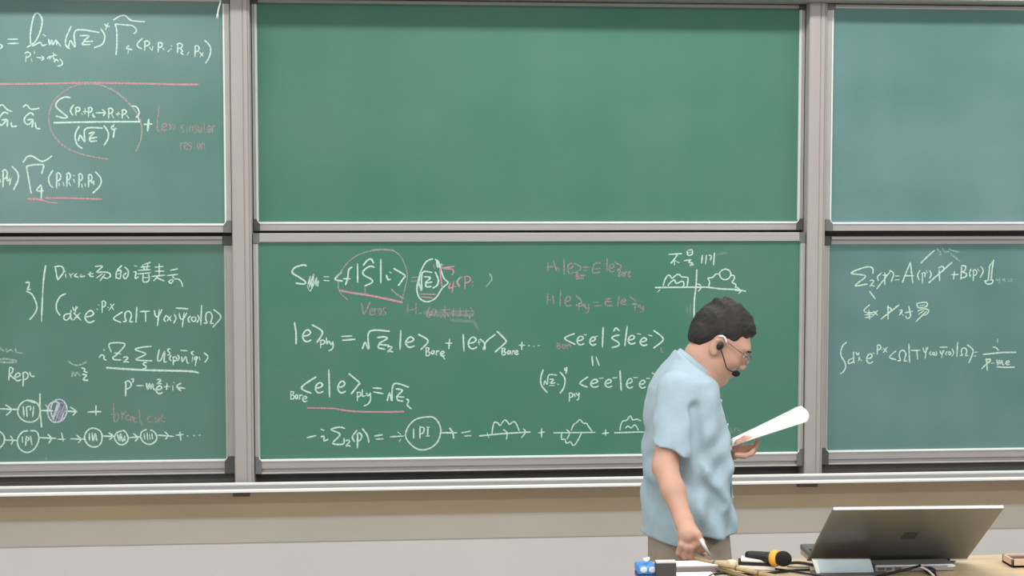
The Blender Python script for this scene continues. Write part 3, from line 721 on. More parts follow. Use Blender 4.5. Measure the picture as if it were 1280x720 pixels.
chalk('LR', 'chalk_formula', W1, """w1.9; 1058,428 1053,433 1051,443 1056,453 1057,459 1054,465 1050.5,467; w1.8; 1066,448 1061,450 1061,454.5 1067,452; 1067,440 1067,450 1068,454; w2; 1070,440 1072,444 1074,441; 1073,447 1077,451; 1075,446 1073,451; w1.9; @e 1083 442 1091 454; w1.6; 1091,441 1093,442; @p 1096 431 1101 443; 1102,437 1103,437.3; 1104,435 1109,440.5; 1109,434 1104,441; w1.8; 1120,438.5 1112,446.5 1120,449.5; @w 1122 438 1134 452; 1136,430 1137,453; w2; 1139,438 1150,438; w1.8; 1146,438 1147,449;
w1.6; @Y 1154 434 1161 448; 1164,439 1162,442 1164,444; @o 1167 442 1.4 1.6; 1170,439 1171,442 1169,445; w2; 1175,434 1184,434; w1.6; @Y 1175 438 1181 447; 1184,439 1182,442 1183,444; @o 1187 441.5 1.5 1.8; 1190,436 1192,441 1190,445; w1.8; 1197,428 1196,446; @w 1200 435 1210 445; 1209,431 1216,437 1215,444 1211,453.5; 1218,440.5 1222,440; 1217,445 1220,445; w2; 1229,443 1240,442 1252,440.7 1270,440.5; w1.6; 1247,424 1247,428; 1241,434 1245,434.5 1248,438; w2; 1233,448 1234,463; 1232,450 1238,449 1236,454; w1.8; 1237,451 1227,461; 1239,454 1243,453.7; @m 1246 449 1255 456; @e 1257 451 1262 456; w2; 1246,458.5 1256,459.2 1268,459""")

# ------------------------------------------------------------------ clay modelling: distance fields meshed by surface nets
class Clay:
    def __init__(s, lo, hi, h):
        s.h = h
        s.lo = np.array(lo, float)
        s.n = np.ceil((np.array(hi) - s.lo) / h).astype(int) + 1
        s.D = np.full(s.n, 0.12, np.float32)

    def region(s, c, r, full=False):
        if full: a, b = np.zeros(3, int), s.n
        else:
            a = np.maximum(0, np.floor((np.array(c) - r - s.lo) / s.h).astype(int))
            b = np.minimum(s.n, np.ceil((np.array(c) + r - s.lo) / s.h).astype(int) + 1)
        ax = [(s.lo[i] + s.h * np.arange(a[i], b[i])).astype(np.float32) for i in range(3)]
        X, Y, Z = ax[0][:, None, None], ax[1][None, :, None], ax[2][None, None, :]
        return (slice(a[0], b[0]), slice(a[1], b[1]), slice(a[2], b[2])), X, Y, Z

    def smin(s, sl, d, k):
        A = s.D[sl]
        h = np.maximum(k - np.abs(A - d), 0) / k
        s.D[sl] = np.minimum(A, d) - h * h * k * 0.25

    def smax(s, sl, d, k):
        A = s.D[sl]
        h = np.maximum(k - np.abs(A - d), 0) / k
        s.D[sl] = np.maximum(A, d) + h * h * k * 0.25

    def cone(s, a, b, ra, rb, k=0.015, cut=False):
        """round cone from a to b"""
        a = np.array(a, float); b = np.array(b, float)
        c = (a + b) / 2; R = np.abs(b - a) / 2 + max(ra, rb) + k + 0.02
        sl, X, Y, Z = s.region(c, R)
        ba = b - a; L = float(ba @ ba) + 1e-12
        t = np.clip(((X - a[0]) * ba[0] + (Y - a[1]) * ba[1] + (Z - a[2]) * ba[2]) / L, 0, 1)
        d = np.sqrt((X - a[0] - t * ba[0]) ** 2 + (Y - a[1] - t * ba[1]) ** 2 + (Z - a[2] - t * ba[2]) ** 2) - (ra + (rb - ra) * t)
        if cut: s.smax(sl, -d, k)
        else: s.smin(sl, d, k)

    def chain(s, pts, rads, k=0.012):
        for i in range(len(pts) - 1):
            s.cone(pts[i], pts[i + 1], rads[i], rads[i + 1], k)

    def ell(s, c, r, M=None, k=0.015, cut=False):
        """ellipsoid; M rows are its axes"""
        c = np.array(c, float); r = np.array(r, float); M = np.eye(3) if M is None else M
        sl, X, Y, Z = s.region(c, max(r) + k + 0.02)
        x, y, z = X - c[0], Y - c[1], Z - c[2]
        q = [(M[i][0] * x + M[i][1] * y + M[i][2] * z) for i in range(3)]
        k0 = np.sqrt(sum((q[i] / r[i]) ** 2 for i in range(3)))
        k1 = np.sqrt(sum((q[i] / r[i] ** 2) ** 2 for i in range(3))) + 1e-6
        d = k0 * (k0 - 1) / k1
        if cut: s.smax(sl, -d, k)
        else: s.smin(sl, d, k)

    def plane(s, p, n, k=0.004, box=None):
        """remove everything on the side n points to"""
        n = np.array(n, float); n /= np.linalg.norm(n)
        if box is None: sl, X, Y, Z = s.region(0, 0, True)
        else: sl, X, Y, Z = s.region(box[0], box[1])
        s.smax(sl, (X - p[0]) * n[0] + (Y - p[1]) * n[1] + (Z - p[2]) * n[2], k)

    def stack(s, rows, k=0.03, p=2.3):
        """solid of stacked super-ellipses, rows (z, xc, yc, rx, ry) from low to high"""
        rows = sorted(rows)
        R = np.array(rows, float)
        sl, X, Y, Z = s.region(0, 0, True)
        z = Z.ravel()
        f = [np.interp(z, R[:, 0], R[:, i])[None, None, :] for i in range(1, 5)]
        q = (np.abs((X - f[0]) / f[2]) ** p + np.abs((Y - f[1]) / f[3]) ** p) ** (1 / p)
        d = (q - 1) * np.minimum(f[2], f[3])
        d = np.maximum(d, np.maximum(R[0, 0] - Z, Z - R[-1, 0]))
        s.smin(sl, d.astype(np.float32), k)

    def mesh(s, smooth=1):
        D = s.D
        S = D < 0
        c = np.zeros(np.array(D.shape) - 1, np.int8)
        for i in (0, 1):
            for j in (0, 1):
                for k in (0, 1):
                    c += S[i:D.shape[0] - 1 + i, j:D.shape[1] - 1 + j, k:D.shape[2] - 1 + k]
        idx = np.argwhere((c > 0) & (c < 8))
        vid = np.full(c.shape, -1, np.int32)
        vid[tuple(idx.T)] = np.arange(len(idx))
        P = np.zeros((len(idx), 3)); W = np.zeros(len(idx))
        cs = [(i, j, k) for i in (0, 1) for j in (0, 1) for k in (0, 1)]
        val = {q: D[tuple((idx + q).T)] for q in cs}
        for q in cs:
            for a in range(3):
                if q[a] == 0:
                    r = list(q); r[a] = 1; r = tuple(r)
                    v0, v1 = val[q], val[r]
                    m = (v0 < 0) != (v1 < 0)
                    t = np.where(m, v0 / np.where(m, v0 - v1, 1), 0)
                    p = np.tile(np.array(q, float), (len(idx), 1)); p[:, a] += t
                    P[m] += p[m]; W[m] += 1
        V = s.lo + (idx + P / W[:, None]) * s.h
        F = []
        for a in range(3):
            b, d = (a + 1) % 3, (a + 2) % 3
            A = [slice(None)] * 3; B = [slice(None)] * 3
            A[a] = slice(0, -1); B[a] = slice(1, None)
            ch = S[tuple(A)] != S[tuple(B)]
            e = np.argwhere(ch)
            e = e[(e[:, b] > 0) & (e[:, d] > 0) & (e[:, b] < D.shape[b] - 1) & (e[:, d] < D.shape[d] - 1)]
            ins = S[tuple(e.T)]
            o = np.zeros((4, 3), int); o[1, b] = -1; o[2, b] = -1; o[2, d] = -1; o[3, d] = -1
            q = np.stack([vid[tuple((e + o[i]).T)] for i in range(4)], 1)
            q[~ins] = q[~ins][:, ::-1]
            F.append(q)
        F = np.concatenate(F)
        F = F[(F >= 0).all(1)]
        for _ in range(smooth):
            N = np.zeros_like(V); cn = np.zeros(len(V))
            for i in range(4):
                np.add.at(N, F[:, i], V[F[:, (i + 1) % 4]] + V[F[:, (i + 3) % 4]]); np.add.at(cn, F[:, i], 2)
            V = 0.5 * V + 0.5 * N / np.maximum(cn, 1)[:, None]
        return V, F

    def build(s, name, m, parent=None, label=None, smooth=1, base=None):
        V, F = s.mesh(smooth)
        o0 = org(parent) if parent is not None else (np.array(base, float) if base is not None else np.zeros(3))
        me = bpy.data.meshes.new(name)
        V = (V - o0).astype(np.float32)
        me.vertices.add(len(V)); me.vertices.foreach_set('co', V.ravel())
        me.loops.add(F.size); me.loops.foreach_set('vertex_index', F.ravel().astype(np.int32))
        me.polygons.add(len(F))
        me.polygons.foreach_set('loop_start', np.arange(0, F.size, 4, dtype=np.int32))
        me.polygons.foreach_set('loop_total', np.full(len(F), 4, np.int32))
        me.update(calc_edges=True); me.validate()
        me.polygons.foreach_set('use_smooth', np.ones(len(me.polygons), bool))
        me.materials.append(m)
        o = bpy.data.objects.new(name, me); COL.objects.link(o)
        if parent is not None: o.parent = parent
        else: o.location = o0
        ORG[o.name] = o0
        if label: o['label'] = label
        return o


# ------------------------------------------------------------------ the lecturer
YB = 4.22                                   # the plane he stands in
M_SKIN = mat('skin', (205, 160, 140), 0.55, var=0.07, scale=9, bump=0.05, bscale=220)
M_SHIRT = mat('light_blue_linen', (166, 189, 202), 0.9, var=0.05, scale=30, bump=0.12, bscale=260, sheen=0.1)
M_TROUS = mat('stone_trousers', (160, 148, 136), 0.9, var=0.06, scale=20, bump=0.1, bscale=300)
M_HAIR = mat('black_hair', (30, 30, 31), 0.55, var=0.25, scale=60, bump=0.35, bscale=260, stretch=(1, 1, 1.6))
M_BLACK = mat('black_plastic', (26, 26, 28), 0.45, var=0.1)
M_FOAM = mat('black_foam', (24, 24, 25), 0.95, var=0.25, scale=300, bump=0.6, bscale=500)
M_SHOE = mat('brown_shoe_leather', (70, 52, 40), 0.5)


def B(px, py, dy=0.0):
    """body point: photograph pixel, distance behind the standing plane"""
    return atY(px, py, YB + dy)


def R_(rpx, dy=0.0):
    return rpx * (YB + dy) / F_PX


base = B(862, 1075); base[2] = 0
man = thing('person', (base[0], YB, 0.0), 'person in light blue short-sleeved shirt and stone trousers, looking down with papers in one hand', 'person')

# head frame: forward (tilted down and turned a little away), left, up
tl, yw = math.radians(33), math.radians(-9)
HF = np.array([math.cos(tl) * math.cos(yw), math.cos(tl) * math.sin(yw), -math.sin(tl)])
HS = np.array([-math.sin(yw), math.cos(yw), 0])
HU = np.cross(HF, HS)
HM = np.array([HF, HS, HU])
HC = B(899, 424)
HK = 0.96


def H(x, y, z): return HC + (HF * x + HS * y + HU * z) * HK


bd = Clay((0.60, 3.70, -0.01), (1.20, 4.56, 1.70), 0.0046)
# trunk inside the shirt
bd.ell(B(856, 535, .0), (0.085, 0.150, 0.19), k=.04)
bd.ell(B(860, 640, .0), (0.085, 0.13, 0.17), k=.05)
bd.cone(B(854, 492, -.10), B(856, 492, .10), .045, .045, k=.05)
# neck
bd.cone(B(872, 480, 0), B(885, 442, 0), .061, .057, k=.03)
bd.cone(B(862, 470, 0), B(872, 446, 0), .040, .040, k=.03)
# head
bd.ell(H(-.008, 0, .027), (.083, .071, .077), HM, k=.02)
bd.ell(H(.030, 0, -.025), (.062, .062, .085), HM, k=.03)
bd.ell(H(.030, 0, -.078), (.052, .052, .038), HM, k=.03)
bd.ell(H(.072, 0, -.104), (.020, .022, .018), HM, k=.02)
bd.ell(H(.074, 0, .020), (.024, .052, .016), HM, k=.02)              # brow
for sg in (-1, 1):
    bd.ell(H(.062, sg * .040, -.030), (.022, .020, .022), HM, k=.02)   # cheek
    bd.ell(H(.098, sg * .031, .002), (.014, .016, .011), HM, k=.012, cut=True)   # eye socket
    bd.ell(H(.076, sg * .031, .000), (.014, .015, .012), HM, k=.006)
    # ear: shell, lobe, hollow
    bd.ell(H(-.004, sg * .078, -.018), (.019, .008, .030), HM, k=.008)
    bd.cone(H(-.014, sg * .084, -.004), H(-.004, sg * .083, .010), .0055, .0055, k=.004)
    bd.cone(H(-.004, sg * .083, .010), H(.010, sg * .080, .004), .0055, .005, k=.004)
    bd.ell(H(.002, sg * .079, -.040), (.009, .007, .009), HM, k=.006)
    bd.ell(H(.001, sg * .088, -.014), (.009, .007, .014), HM, k=.004, cut=True)
bd.chain([H(.088, 0, .010), H(.098, 0, -.014), H(.108, 0, -.033)], [.007, .0085, .0105], k=.012)   # nose
for sg in (-1, 1):
    bd.ell(H(.098, sg * .013, -.038), (.011, .009, .008), HM, k=.006)
bd.ell(H(.088, 0, -.062), (.016, .026, .007), HM, k=.006)             # lips
bd.ell(H(.086, 0, -.074), (.016, .023, .008), HM, k=.006)
bd.cone(H(.104, -.02, -.068), H(.104, .02, -.068), .0022, .0022, k=.003, cut=True)

# near (right) arm
sh_n, el_n, wr_n = B(845, 500, -.165), B(831, 583, -.215), B(855, 652, -.325)
bd.cone(sh_n, el_n, .042, .0355, k=.02)
bd.cone(el_n, el_n * .55 + wr_n * .45, .0350, .0330, k=.015)
bd.cone(el_n * .55 + wr_n * .45, wr_n, .0330, .0240, k=.015)
# its hand, hanging curled with the chalk between thumb and forefinger
dh = -.36
bd.cone(wr_n, B(861, 668, dh), .0255, .027, k=.015)
bd.ell(B(861, 670, dh), (.030, .019, .034), k=.012)
KN = [(851, 681), (858, 684), (865, 684), (871, 680)]                   # knuckles: little, ring, middle, index
T1 = [(848, 692), (856, 697), (864, 697), (874, 689)]
T2 = [(852, 699), (860, 703), (868, 703), (880, 693)]
for i, ((a, b), (c, d), (e_, f)) in enumerate(zip(KN, T1, T2)):
    off = -.005 * i
    p0 = B(a * .4 + 860 * .6, b * .4 + 668 * .6, dh)
    p1 = B(a, b, dh - .012 + off * .4)
    p2 = B(c, d, dh - .004 + off * .3)
    p3 = B(e_, f, dh + .018 + off * .2)
    rr = [.0105, .0100, .0088, .0076] if i else [.0095, .0088, .0078, .0068]
    bd.chain([p0, p1, p2, p3], rr, k=.004)
bd.chain([B(862, 660, dh), B(871, 668, dh - .022), B(877, 678, dh - .026), B(880, 687, dh - .018)], [.014, .012, .0098, .0082], k=.006)

# far (left) arm, forearm carried forward with the papers
sh_f, el_f, wr_f = B(855, 500, .165), B(872, 572, .200), B(914, 566, .080)
bd.cone(sh_f, el_f, .043, .040, k=.02)
bd.cone(el_f, el_f * .4 + wr_f * .6, .040, .034, k=.015)
bd.cone(el_f * .4 + wr_f * .6, wr_f, .034, .024, k=.015)
bd.ell(B(925, 564, .045), (.030, .024, .017), k=.014)
bd.ell(B(934, 561, .055), (.026, .020, .014), k=.01)
for i, q in enumerate([((921, 569), (931, 570), (939, 567), (942, 561)), ((925, 568), (935, 568), (942, 564), (945, 558)), ((928, 566), (938, 564), (945, 559), (947, 553)), ((930, 563), (940, 560), (946, 555), (945, 549))]):
    dy = .005 + .019 * i
    bd.chain([B(q[0][0], q[0][1], dy), B(q[1][0], q[1][1], dy - .002), B(q[2][0], q[2][1], dy), B(q[3][0], q[3][1], dy + .006)],
             [.0098, .0092, .0084, .0072], k=.004)
bd.chain([B(918, 562, .03), B(923, 553, .008), B(931, 548, .004), B(939, 548, .010)], [.012, .0105, .009, .0075], k=.005)
# legs inside the trousers
for sg in (-1, 1):
    hip = B(862, 705, sg * .085); kn = np.array([hip[0] + (.03 if sg < 0 else -.02), YB + sg * .09, .50]); an = np.array([kn[0] + (.03 if sg < 0 else -.06), YB + sg * .10, .09])
    bd.cone(hip, kn, .070, .050, k=.03); bd.cone(kn, an, .048, .034, k=.02); bd.cone(an, an + np.array([.12, 0, -.045]), .034, .028, k=.02)
body = bd.build('body', M_SKIN, man, smooth=1)
V0 = None

# eyes
for sg in (-1, 1):
    ey = MB().ball(H(.0815, sg * .031, .001), .0115, 14, 10).build('eyeball', mat('eye_white', (225, 222, 218), 0.3), man, smooth=True)
    ir = MB().ball(H(.0905, sg * .031, -.001), .0048, 10, 8).build('iris', mat('eye_iris', (40, 28, 22), 0.25), ey, smooth=True)
    MB().tube(cr([H(.096, sg * .015, .016), H(.099, sg * .030, .021), H(.090, sg * .046, .018)], .004), [.0030] * 20 if 0 else .0028, 6).build('eyebrow', M_HAIR, man, smooth=True)

# hair
hr = Clay(HC - .16, HC + .17, 0.0036)
hr.ell(H(-.010, 0, .030), (.088, .076, .082), HM, k=.01)
hr.ell(H(.020, 0, .072), (.052, .054, .034), HM, k=.02)
hr.ell(H(-.010, 0, .098), (.050, .045, .020), HM, k=.02)
hr.ell(H(-.050, 0, -.012), (.042, .060, .056), HM, k=.02)
hr.cone(H(-.01, .01, .105), H(-.050, .0, .118), .014, .005, k=.02)
hr.cone(H(-.035, -.02, .098), H(-.078, -.015, .096), .014, .005, k=.02)
hr.cone(H(.060, .02, .080), H(.078, .01, .074), .014, .005, k=.02)
hr.cone(H(.056, -.025, .080), H(.076, -.028, .074), .014, .005, k=.02)
hr.cone(H(.03, -.02, .10), H(-.005, -.025, .122), .012, .004, k=.02)
# clear the face, ears and nape
P = hr.region(0, 0, True); sl, X, Y, Z = P
x = ((X - HC[0]) * HF[0] + (Y - HC[1]) * HF[1] + (Z - HC[2]) * HF[2]) / HK
y = ((X - HC[0]) * HS[0] + (Y - HC[1]) * HS[1] + (Z - HC[2]) * HS[2]) / HK
z = ((X - HC[0]) * HU[0] + (Y - HC[1]) * HU[1] + (Z - HC[2]) * HU[2]) / HK
front = np.interp(x.ravel(), [-.12, -.075, -.030, -.018, .012, .022, .030, .045, .075, .10, .14],
                  [-.058, -.056, -.040, .014, .016, .004, -.004, .040, .056, .066, .072]).reshape(x.shape).astype(np.float32)
hr.smax(sl, (front - z) * .8, .006)
wob = (np.sin(x * 260 + np.sin(z * 120) * 2) * np.sin(y * 230 + z * 60) * .0014 + np.sin(x * 90 + y * 110 + z * 70) * .0018).astype(np.float32)
hr.D += wob
hr.build('hair', M_HAIR, man, smooth=1)

# shirt
sp = {430: (850, 868, .05), 448: (838, 893, .10), 458: (830, 890, .145), 470: (822, 892, .180), 485: (814, 894, .198), 505: (808, 898, .205), 530: (806, 905, .208),
      560: (806, 909, .208), 600: (806, 911, .210), 640: (806, 912, .212), 668: (806, 912, .214), 720: (806, 912, .214)}
rows = []
for py, (xl, xr, hy) in sp.items():
    a, b = B(xl, py), B(xr, py)
    rows.append(((a[2] + b[2]) / 2, (a[0] + b[0]) / 2, YB, (b[0] - a[0]) / 2, hy))
st = Clay((0.68, 3.86, 0.86), (1.08, 4.56, 1.56), 0.0045)
st.stack(rows, k=.01, p=2.2)
# sleeves, each cut square to the arm before it joins the trunk
se = B(834, 572, -.210)
sf = B(866, 568, .200)
for sgn, p, q, r0, r1 in ((-1, B(848, 490, -.150), se, .062, .055), (1, B(855, 490, .150), sf, .062, .058)):
    sv = Clay((0.68, 3.86, 0.86), (1.08, 4.56, 1.56), 0.0045)
    sv.cone(p, q + (q - p) * .3, r0, r1, k=.02)
    if sgn < 0:
        hem1 = B(815, 556, -.21); hem2 = B(858, 567, -.21); tt = hem2 - hem1
        v = np.cross(tt, (0, 1, 0)); v = v / np.linalg.norm(v)
        if v[2] > 0: v = -v
        sv.plane(hem1, v)
    else:
        sv.plane(q, q - p)
    st.smin((slice(None),) * 3, sv.D, .028)
sl, X, Y, Z = st.region(0, 0, True)
# opening of the neck: cut along the slope from the nape to the throat
n1 = B(846, 438); n2 = B(890, 477)
t = n2 - n1; nn = np.array([-t[2], 0, t[0]]); nn = nn / np.linalg.norm(nn)
st.smax(sl, ((X - n1[0]) * nn[0] + (Z - n1[2]) * nn[2] + 0 * Y).astype(np.float32), .01)
# folds: gathered cloth below the arm, drape across the belly, soft vertical folds at the side
bx = (X - base[0]); bz = Z - 1.2
f1 = np.sin(bz * 46 + bx * 52 + np.sin(Y * 14) * 1.2) * .0060 * np.exp(-((bz + .10) / .16) ** 2)
f2 = np.sin(bx * 62 - bz * 16 + Y * 20) * .0048 * np.clip(.9 - bz * 3, 0, 1.3)
f3 = np.sin(bz * 70 - bx * 60 + Y * 9) * .0034 * np.exp(-((bz - .02) / .12) ** 2)
f4 = np.sin(bz * 24 - bx * 30 + 1.0) * .0030
st.D += (f1 + f2 + f3 + f4).astype(np.float32)
# a deep fold running down from the armpit
st.cone(B(869, 512, -.212), B(872, 600, -.222), .018, .012, k=.018, cut=True)
st.cone(B(866, 596, -.226), B(905, 632, -.20), .012, .008, k=.02, cut=True)
st.cone(B(872, 560, -.226), B(900, 590, -.20), .012, .008, k=.02, cut=True)
# hem, with a curved tail and a vent at the side
hz = np.interp((X - 0).ravel(), [B(803, 684)[0], B(830, 684)[0], B(852, 684)[0], B(862, 684)[0], B(885, 684)[0], B(917, 684)[0]],
               [B(0, 683)[2], B(0, 687)[2], B(0, 682)[2], B(0, 675)[2], B(0, 680)[2], B(0, 677)[2]]).reshape(X.shape)
st.smax(sl, (hz + (CAM[2] - hz) * (YB - Y) / YB * .35 - Z).astype(np.float32), .004)
shirt = st.build('shirt', M_SHIRT, man, smooth=2)
# stand collar, placket, buttons, hem
cpts = []
for i in range(25):
    a = 2 * PI * i / 24
    c = (n1 + n2) / 2; r1 = np.linalg.norm(t) / 2 - .002
    tt = t / np.linalg.norm(t)
    cpts.append(c + tt * math.cos(a) * r1 + np.array([0, 1, 0]) * math.sin(a) * .068)
mb = MB()
vs = []
for p in cpts[:-1]:
    vs += [p - nn * .012, p + nn * .012 + (p - (n1 + n2) / 2) * -.03]
fs = [(2 * i, 2 * ((i + 1) % 24), 2 * ((i + 1) % 24) + 1, 2 * i + 1) for i in range(24)]
mb.add(vs, fs).build('collar', M_SHIRT, shirt, smooth=True, solid=.004)
# front placket with buttons
zz = sorted((r[0], r[1], r[3]) for r in rows)
pv_, fv = [], []
for i, py in enumerate(range(488, 664, 6)):
    z_ = B(905, py)[2]
    xc = np.interp(z_, [r[0] for r in zz], [r[1] for r in zz]); rx = np.interp(z_, [r[0] for r in zz], [r[2] for r in zz])
    for dyy in (-.034, -.010, .014):
        q = (1 - (abs(dyy) / .2) ** 2.2) ** (1 / 2.2)
        pv_.append((xc + rx * q + .0035, YB + dyy, z_))
    if i:
        k = (i - 1) * 3; fv += [(k, k + 1, k + 4, k + 3), (k + 1, k + 2, k + 5, k + 4)]
    if i % 5 == 2:
        MB().ball((xc + rx * .985 + .008, YB - .018, z_), (.003, .0055, .0055), 10, 6).build('button', mat('pale_button', (196, 206, 210), .3), shirt, smooth=True)
MB().add(pv_, fv).build('placket', M_SHIRT, shirt, smooth=True, solid=.003)
# trousers
tr = Clay((0.68, 3.98, 0.04), (1.10, 4.46, 1.02), 0.008)
zt_ = B(860, 676)[2]
rw = []
for py, xl, xr, hy in ((640, 813, 906, .165), (668, 812, 909, .170), (700, 812, 912, .175), (730, 812, 914, .178), (765, 816, 908, .170)):
    a, b = B(xl, py), B(xr, py); rw.append(((a[2] + b[2]) / 2, (a[0] + b[0]) / 2, YB, (b[0] - a[0]) / 2, hy))
tr.stack(rw, k=.02, p=2.2)
for sg in (-1, 1):
    hip = B(862, 740, sg * .085); kn = np.array([hip[0] + (.03 if sg < 0 else -.02), YB + sg * .09, .50]); an = np.array([kn[0] + (.03 if sg < 0 else -.06), YB + sg * .10, .10])
    tr.cone(hip, kn, .098, .078, k=.03); tr.cone(kn, an, .078, .062, k=.02)
tr.plane((0, 0, .075), (0, 0, -1))
tr.build('trousers', M_TROUS, man, smooth=2)
for sg in (-1, 1):
    hx = B(862, 740)[0] + (.06 if sg < 0 else -.08); yy = YB + sg * .10
    so = Clay((hx - .12, yy - .08, -.01), (hx + .24, yy + .08, .14), .006)
    so.ell((hx + .12, yy, .032), (.10, .045, .035), k=.02); so.ell((hx - .01, yy, .040), (.06, .040, .050), k=.03); so.cone((hx, yy, .07), (hx, yy, .11), .045, .042, k=.02)
    so.plane((0, 0, .003), (0, 0, -1)); so.build('shoe', M_SHOE, man, smooth=1)

# things he wears and holds
eg = thing('eyeglasses', tuple(H(.10, 0, 0)), 'thin-rimmed eyeglasses on the face of the person, seen edge-on from the side', 'glasses')
M_RIM = mat('grey_metal_rim', (120, 120, 122), 0.3, 0.8)
for sg in (-1, 1):
    c = H(.108, sg * .033, -.004)
    ring = [c + (HS * math.cos(a) * .024 + HU * math.sin(a) * .016 - HF * .006 * math.cos(a) * sg) for a in np.linspace(0, 2 * PI, 21)]
    MB().tube(ring, .0012, 6).build('rim', M_RIM, eg, smooth=True)
    n = 20
    MB().add([c + HF * .001] + ring[:-1], [(0, 1 + i, 1 + (i + 1) % n) for i in range(n)]).build('lens', mat('lens_glass', (235, 240, 245), 0.03, trans=0.9), eg)
    MB().tube([H(.104, sg * .057, .002), H(.06, sg * .076, .006), H(.005, sg * .086, .010)], .0014, 6).build('temple', M_RIM, eg, smooth=True)
MB().tube([H(.112, -.010, -.002), H(.115, 0, .001), H(.112, .010, -.002)], .0012, 6).build('bridge', M_RIM, eg, smooth=True)

hm = thing('headset_microphone', tuple(H(0, -.09, 0)), 'black headset microphone with a white ear hook, its foam tip beside the mouth', 'microphone')
MB().tube(cr([H(.014, -.086, .006), H(.006, -.089, .015), H(-.006, -.090, .017), H(-.016, -.088, .010)], .004), .0034, 8).build('ear_hook', mat('white_plastic', (238, 236, 232), 0.35), hm, smooth=True, label='white ear hook')
MB().ball(H(.004, -.092, -.012), (.010, .006, .013), 12, 8, HM.T).build('ear_piece', M_BLACK, hm, smooth=True)
tip = B(920, 467, -.055)
MB().tube(cr([H(.006, -.094, -.016), H(.030, -.088, -.034), H(.060, -.075, -.058), tip + np.array([-.012, 0, .006])], .006), .0019, 6).build('boom', M_BLACK, hm, smooth=True)
MB().ball(tip, (.0125, .010, .0095), 14, 10).build('foam_tip', M_FOAM, hm, smooth=True)

# sheaf of papers held out in the left hand
M_PAPER = mat('white_paper', (244, 246, 244), 0.8, var=0.015, scale=4)
pp = thing('paper_sheaf', tuple(B(925, 553, .05)), 'sheaf of curled white papers held out in the left hand of the person', 'papers')
for s_ in range(4):
    nu, nv = 14, 8
    vs = []
    for i in range(nu + 1):
        u = i / nu
        for j in range(nv + 1):
            v = j / nv
            near = B(917 + (1008 - 917) * u, 556 + (527 - 556) * u, -.05 * u - .012)
            far = B(915 + (1001 - 915) * u, 548 + (507 - 548) * u, .035 + .10 * u)
            p = near * (1 - v) + far * v
            p = p + np.array([.016 * math.sin(PI * v) * u ** 3, 0, -.010 * math.sin(PI * v) * (1 - u)])
            p = p + np.array([-.004 * s_ * u, .002 * s_, -.0016 * s_])
            vs.append(p)
    fs = [(i * (nv + 1) + j, (i + 1) * (nv + 1) + j, (i + 1) * (nv + 1) + j + 1, i * (nv + 1) + j + 1) for i in range(nu) for j in range(nv)]
    MB().add(vs, fs).build('sheet', M_PAPER, pp, smooth=True, solid=.0007)
ck = MB().tube([B(876, 674, -.396), B(880, 682, -.394), B(887, 694, -.388)], [.0050, .0052, .0030], 10).build('chalk_stick', mat('chalk_body', (246, 240, 240), 0.9), smooth=True)
tag(ck, 'white stick of chalk held between the fingers of the lowered right hand', 'chalk')

# ------------------------------------------------------------------ the teaching desk and what lies on it
ZD = 1.02
M_WOOD = mat('light_maple_top', (204, 184, 152), 0.45, var=0.0, scale=5, stretch=(1, 9, 1), rgb2=(190, 168, 135))
M_PANEL = mat('desk_grey_panel', (150, 148, 144), 0.5)
M_CABLE = mat('black_rubber_cable', (20, 20, 21), 0.55)


def D(px, py, dz=0.0):
    return atZ(px, py, ZD + dz)


dx0, dx1 = D(801, 700)[0], 2.15
dyb, dyf = D(1000, 698)[1], 2.95
dk = thing('lectern_desk', ((dx0 + dx1) / 2, (dyb + dyf) / 2, 0.0), 'teaching desk with a light wooden top across the lower right corner of the photo', 'desk')
MB().box(dx0, dx1, dyf, dyb, ZD - 0.035, ZD).build('desk_top', M_WOOD, dk, bevel=0.003)
MB().box(dx0 + 0.04, dx1 - 0.04, dyf + 0.05, dyf + 0.07, 0.06, ZD - 0.035).build('front_panel', M_PANEL, dk)
for xx in (dx0 + 0.04, dx1 - 0.06):
    MB().box(xx, xx + 0.02, dyf + 0.07, dyb - 0.04, 0.0, ZD - 0.035).build('side_panel', M_PANEL, dk)
MB().box(dx0 + 0.06, dx1 - 0.06, dyf + 0.07, dyb - 0.05, 0.30, 0.32).build('inner_shelf', M_PANEL, dk)
# pull-out shelf behind the top, under the laptop
lp0, lp1 = D(1010, 702), D(1213, 704)
MB().box(lp0[0] + .03, lp1[0] - .02, dyb, dyb + 0.14, ZD - 0.022, ZD - 0.001).build('pull_out_shelf', M_WOOD, dk, label='shelf pulled out behind the desk top')

# laptop: base away from the camera, lid leaning back towards it
hl, hrr = D(1008, 701, .012), D(1214, 702, .012)
hrr[1] = hl[1] - 0.012
ax = hrr - hl; wl = np.linalg.norm(ax); ax = ax / wl
ay = np.cross((0, 0, 1), ax); ay = ay / np.linalg.norm(ay)      # away from the camera
az = np.array([0, 0, 1.0])
lt = thing('laptop', tuple((hl + hrr) / 2 + ay * .1 - az * .012), 'open silver-grey laptop on the desk, its lid leaning back, seen from behind', 'laptop')
M_LAP = mat('laptop_grey_metal', (128, 129, 128), 0.36, 0.68, var=0.03, scale=5)
M_LAP_HIGHLIGHT = mat('laptop_painted_highlight', (236, 236, 236), 0.25, 0.3, var=0.01)  # near-white colour painting the highlights on lid edge and hinge
bd_ = 0.165
MB().obox((hl + hrr) / 2 + ay * (bd_ / 2 + .003) - az * .003, ax, ay, az, wl / 2 - .026, bd_ / 2, .007).build('laptop_base', M_LAP, lt, bevel=.003)
kb = MB()
for r_ in range(5):
    for c_ in range(13):
        cc = hl + ax * (.045 + c_ * (wl - .09) / 12) + ay * (.028 + r_ * .017) + az * .0048
        kb.obox(cc, ax, ay, az, .0115, .0068, .0010)
o = kb.build('keyboard', M_BLACK, lt); o['kind'] = 'stuff'
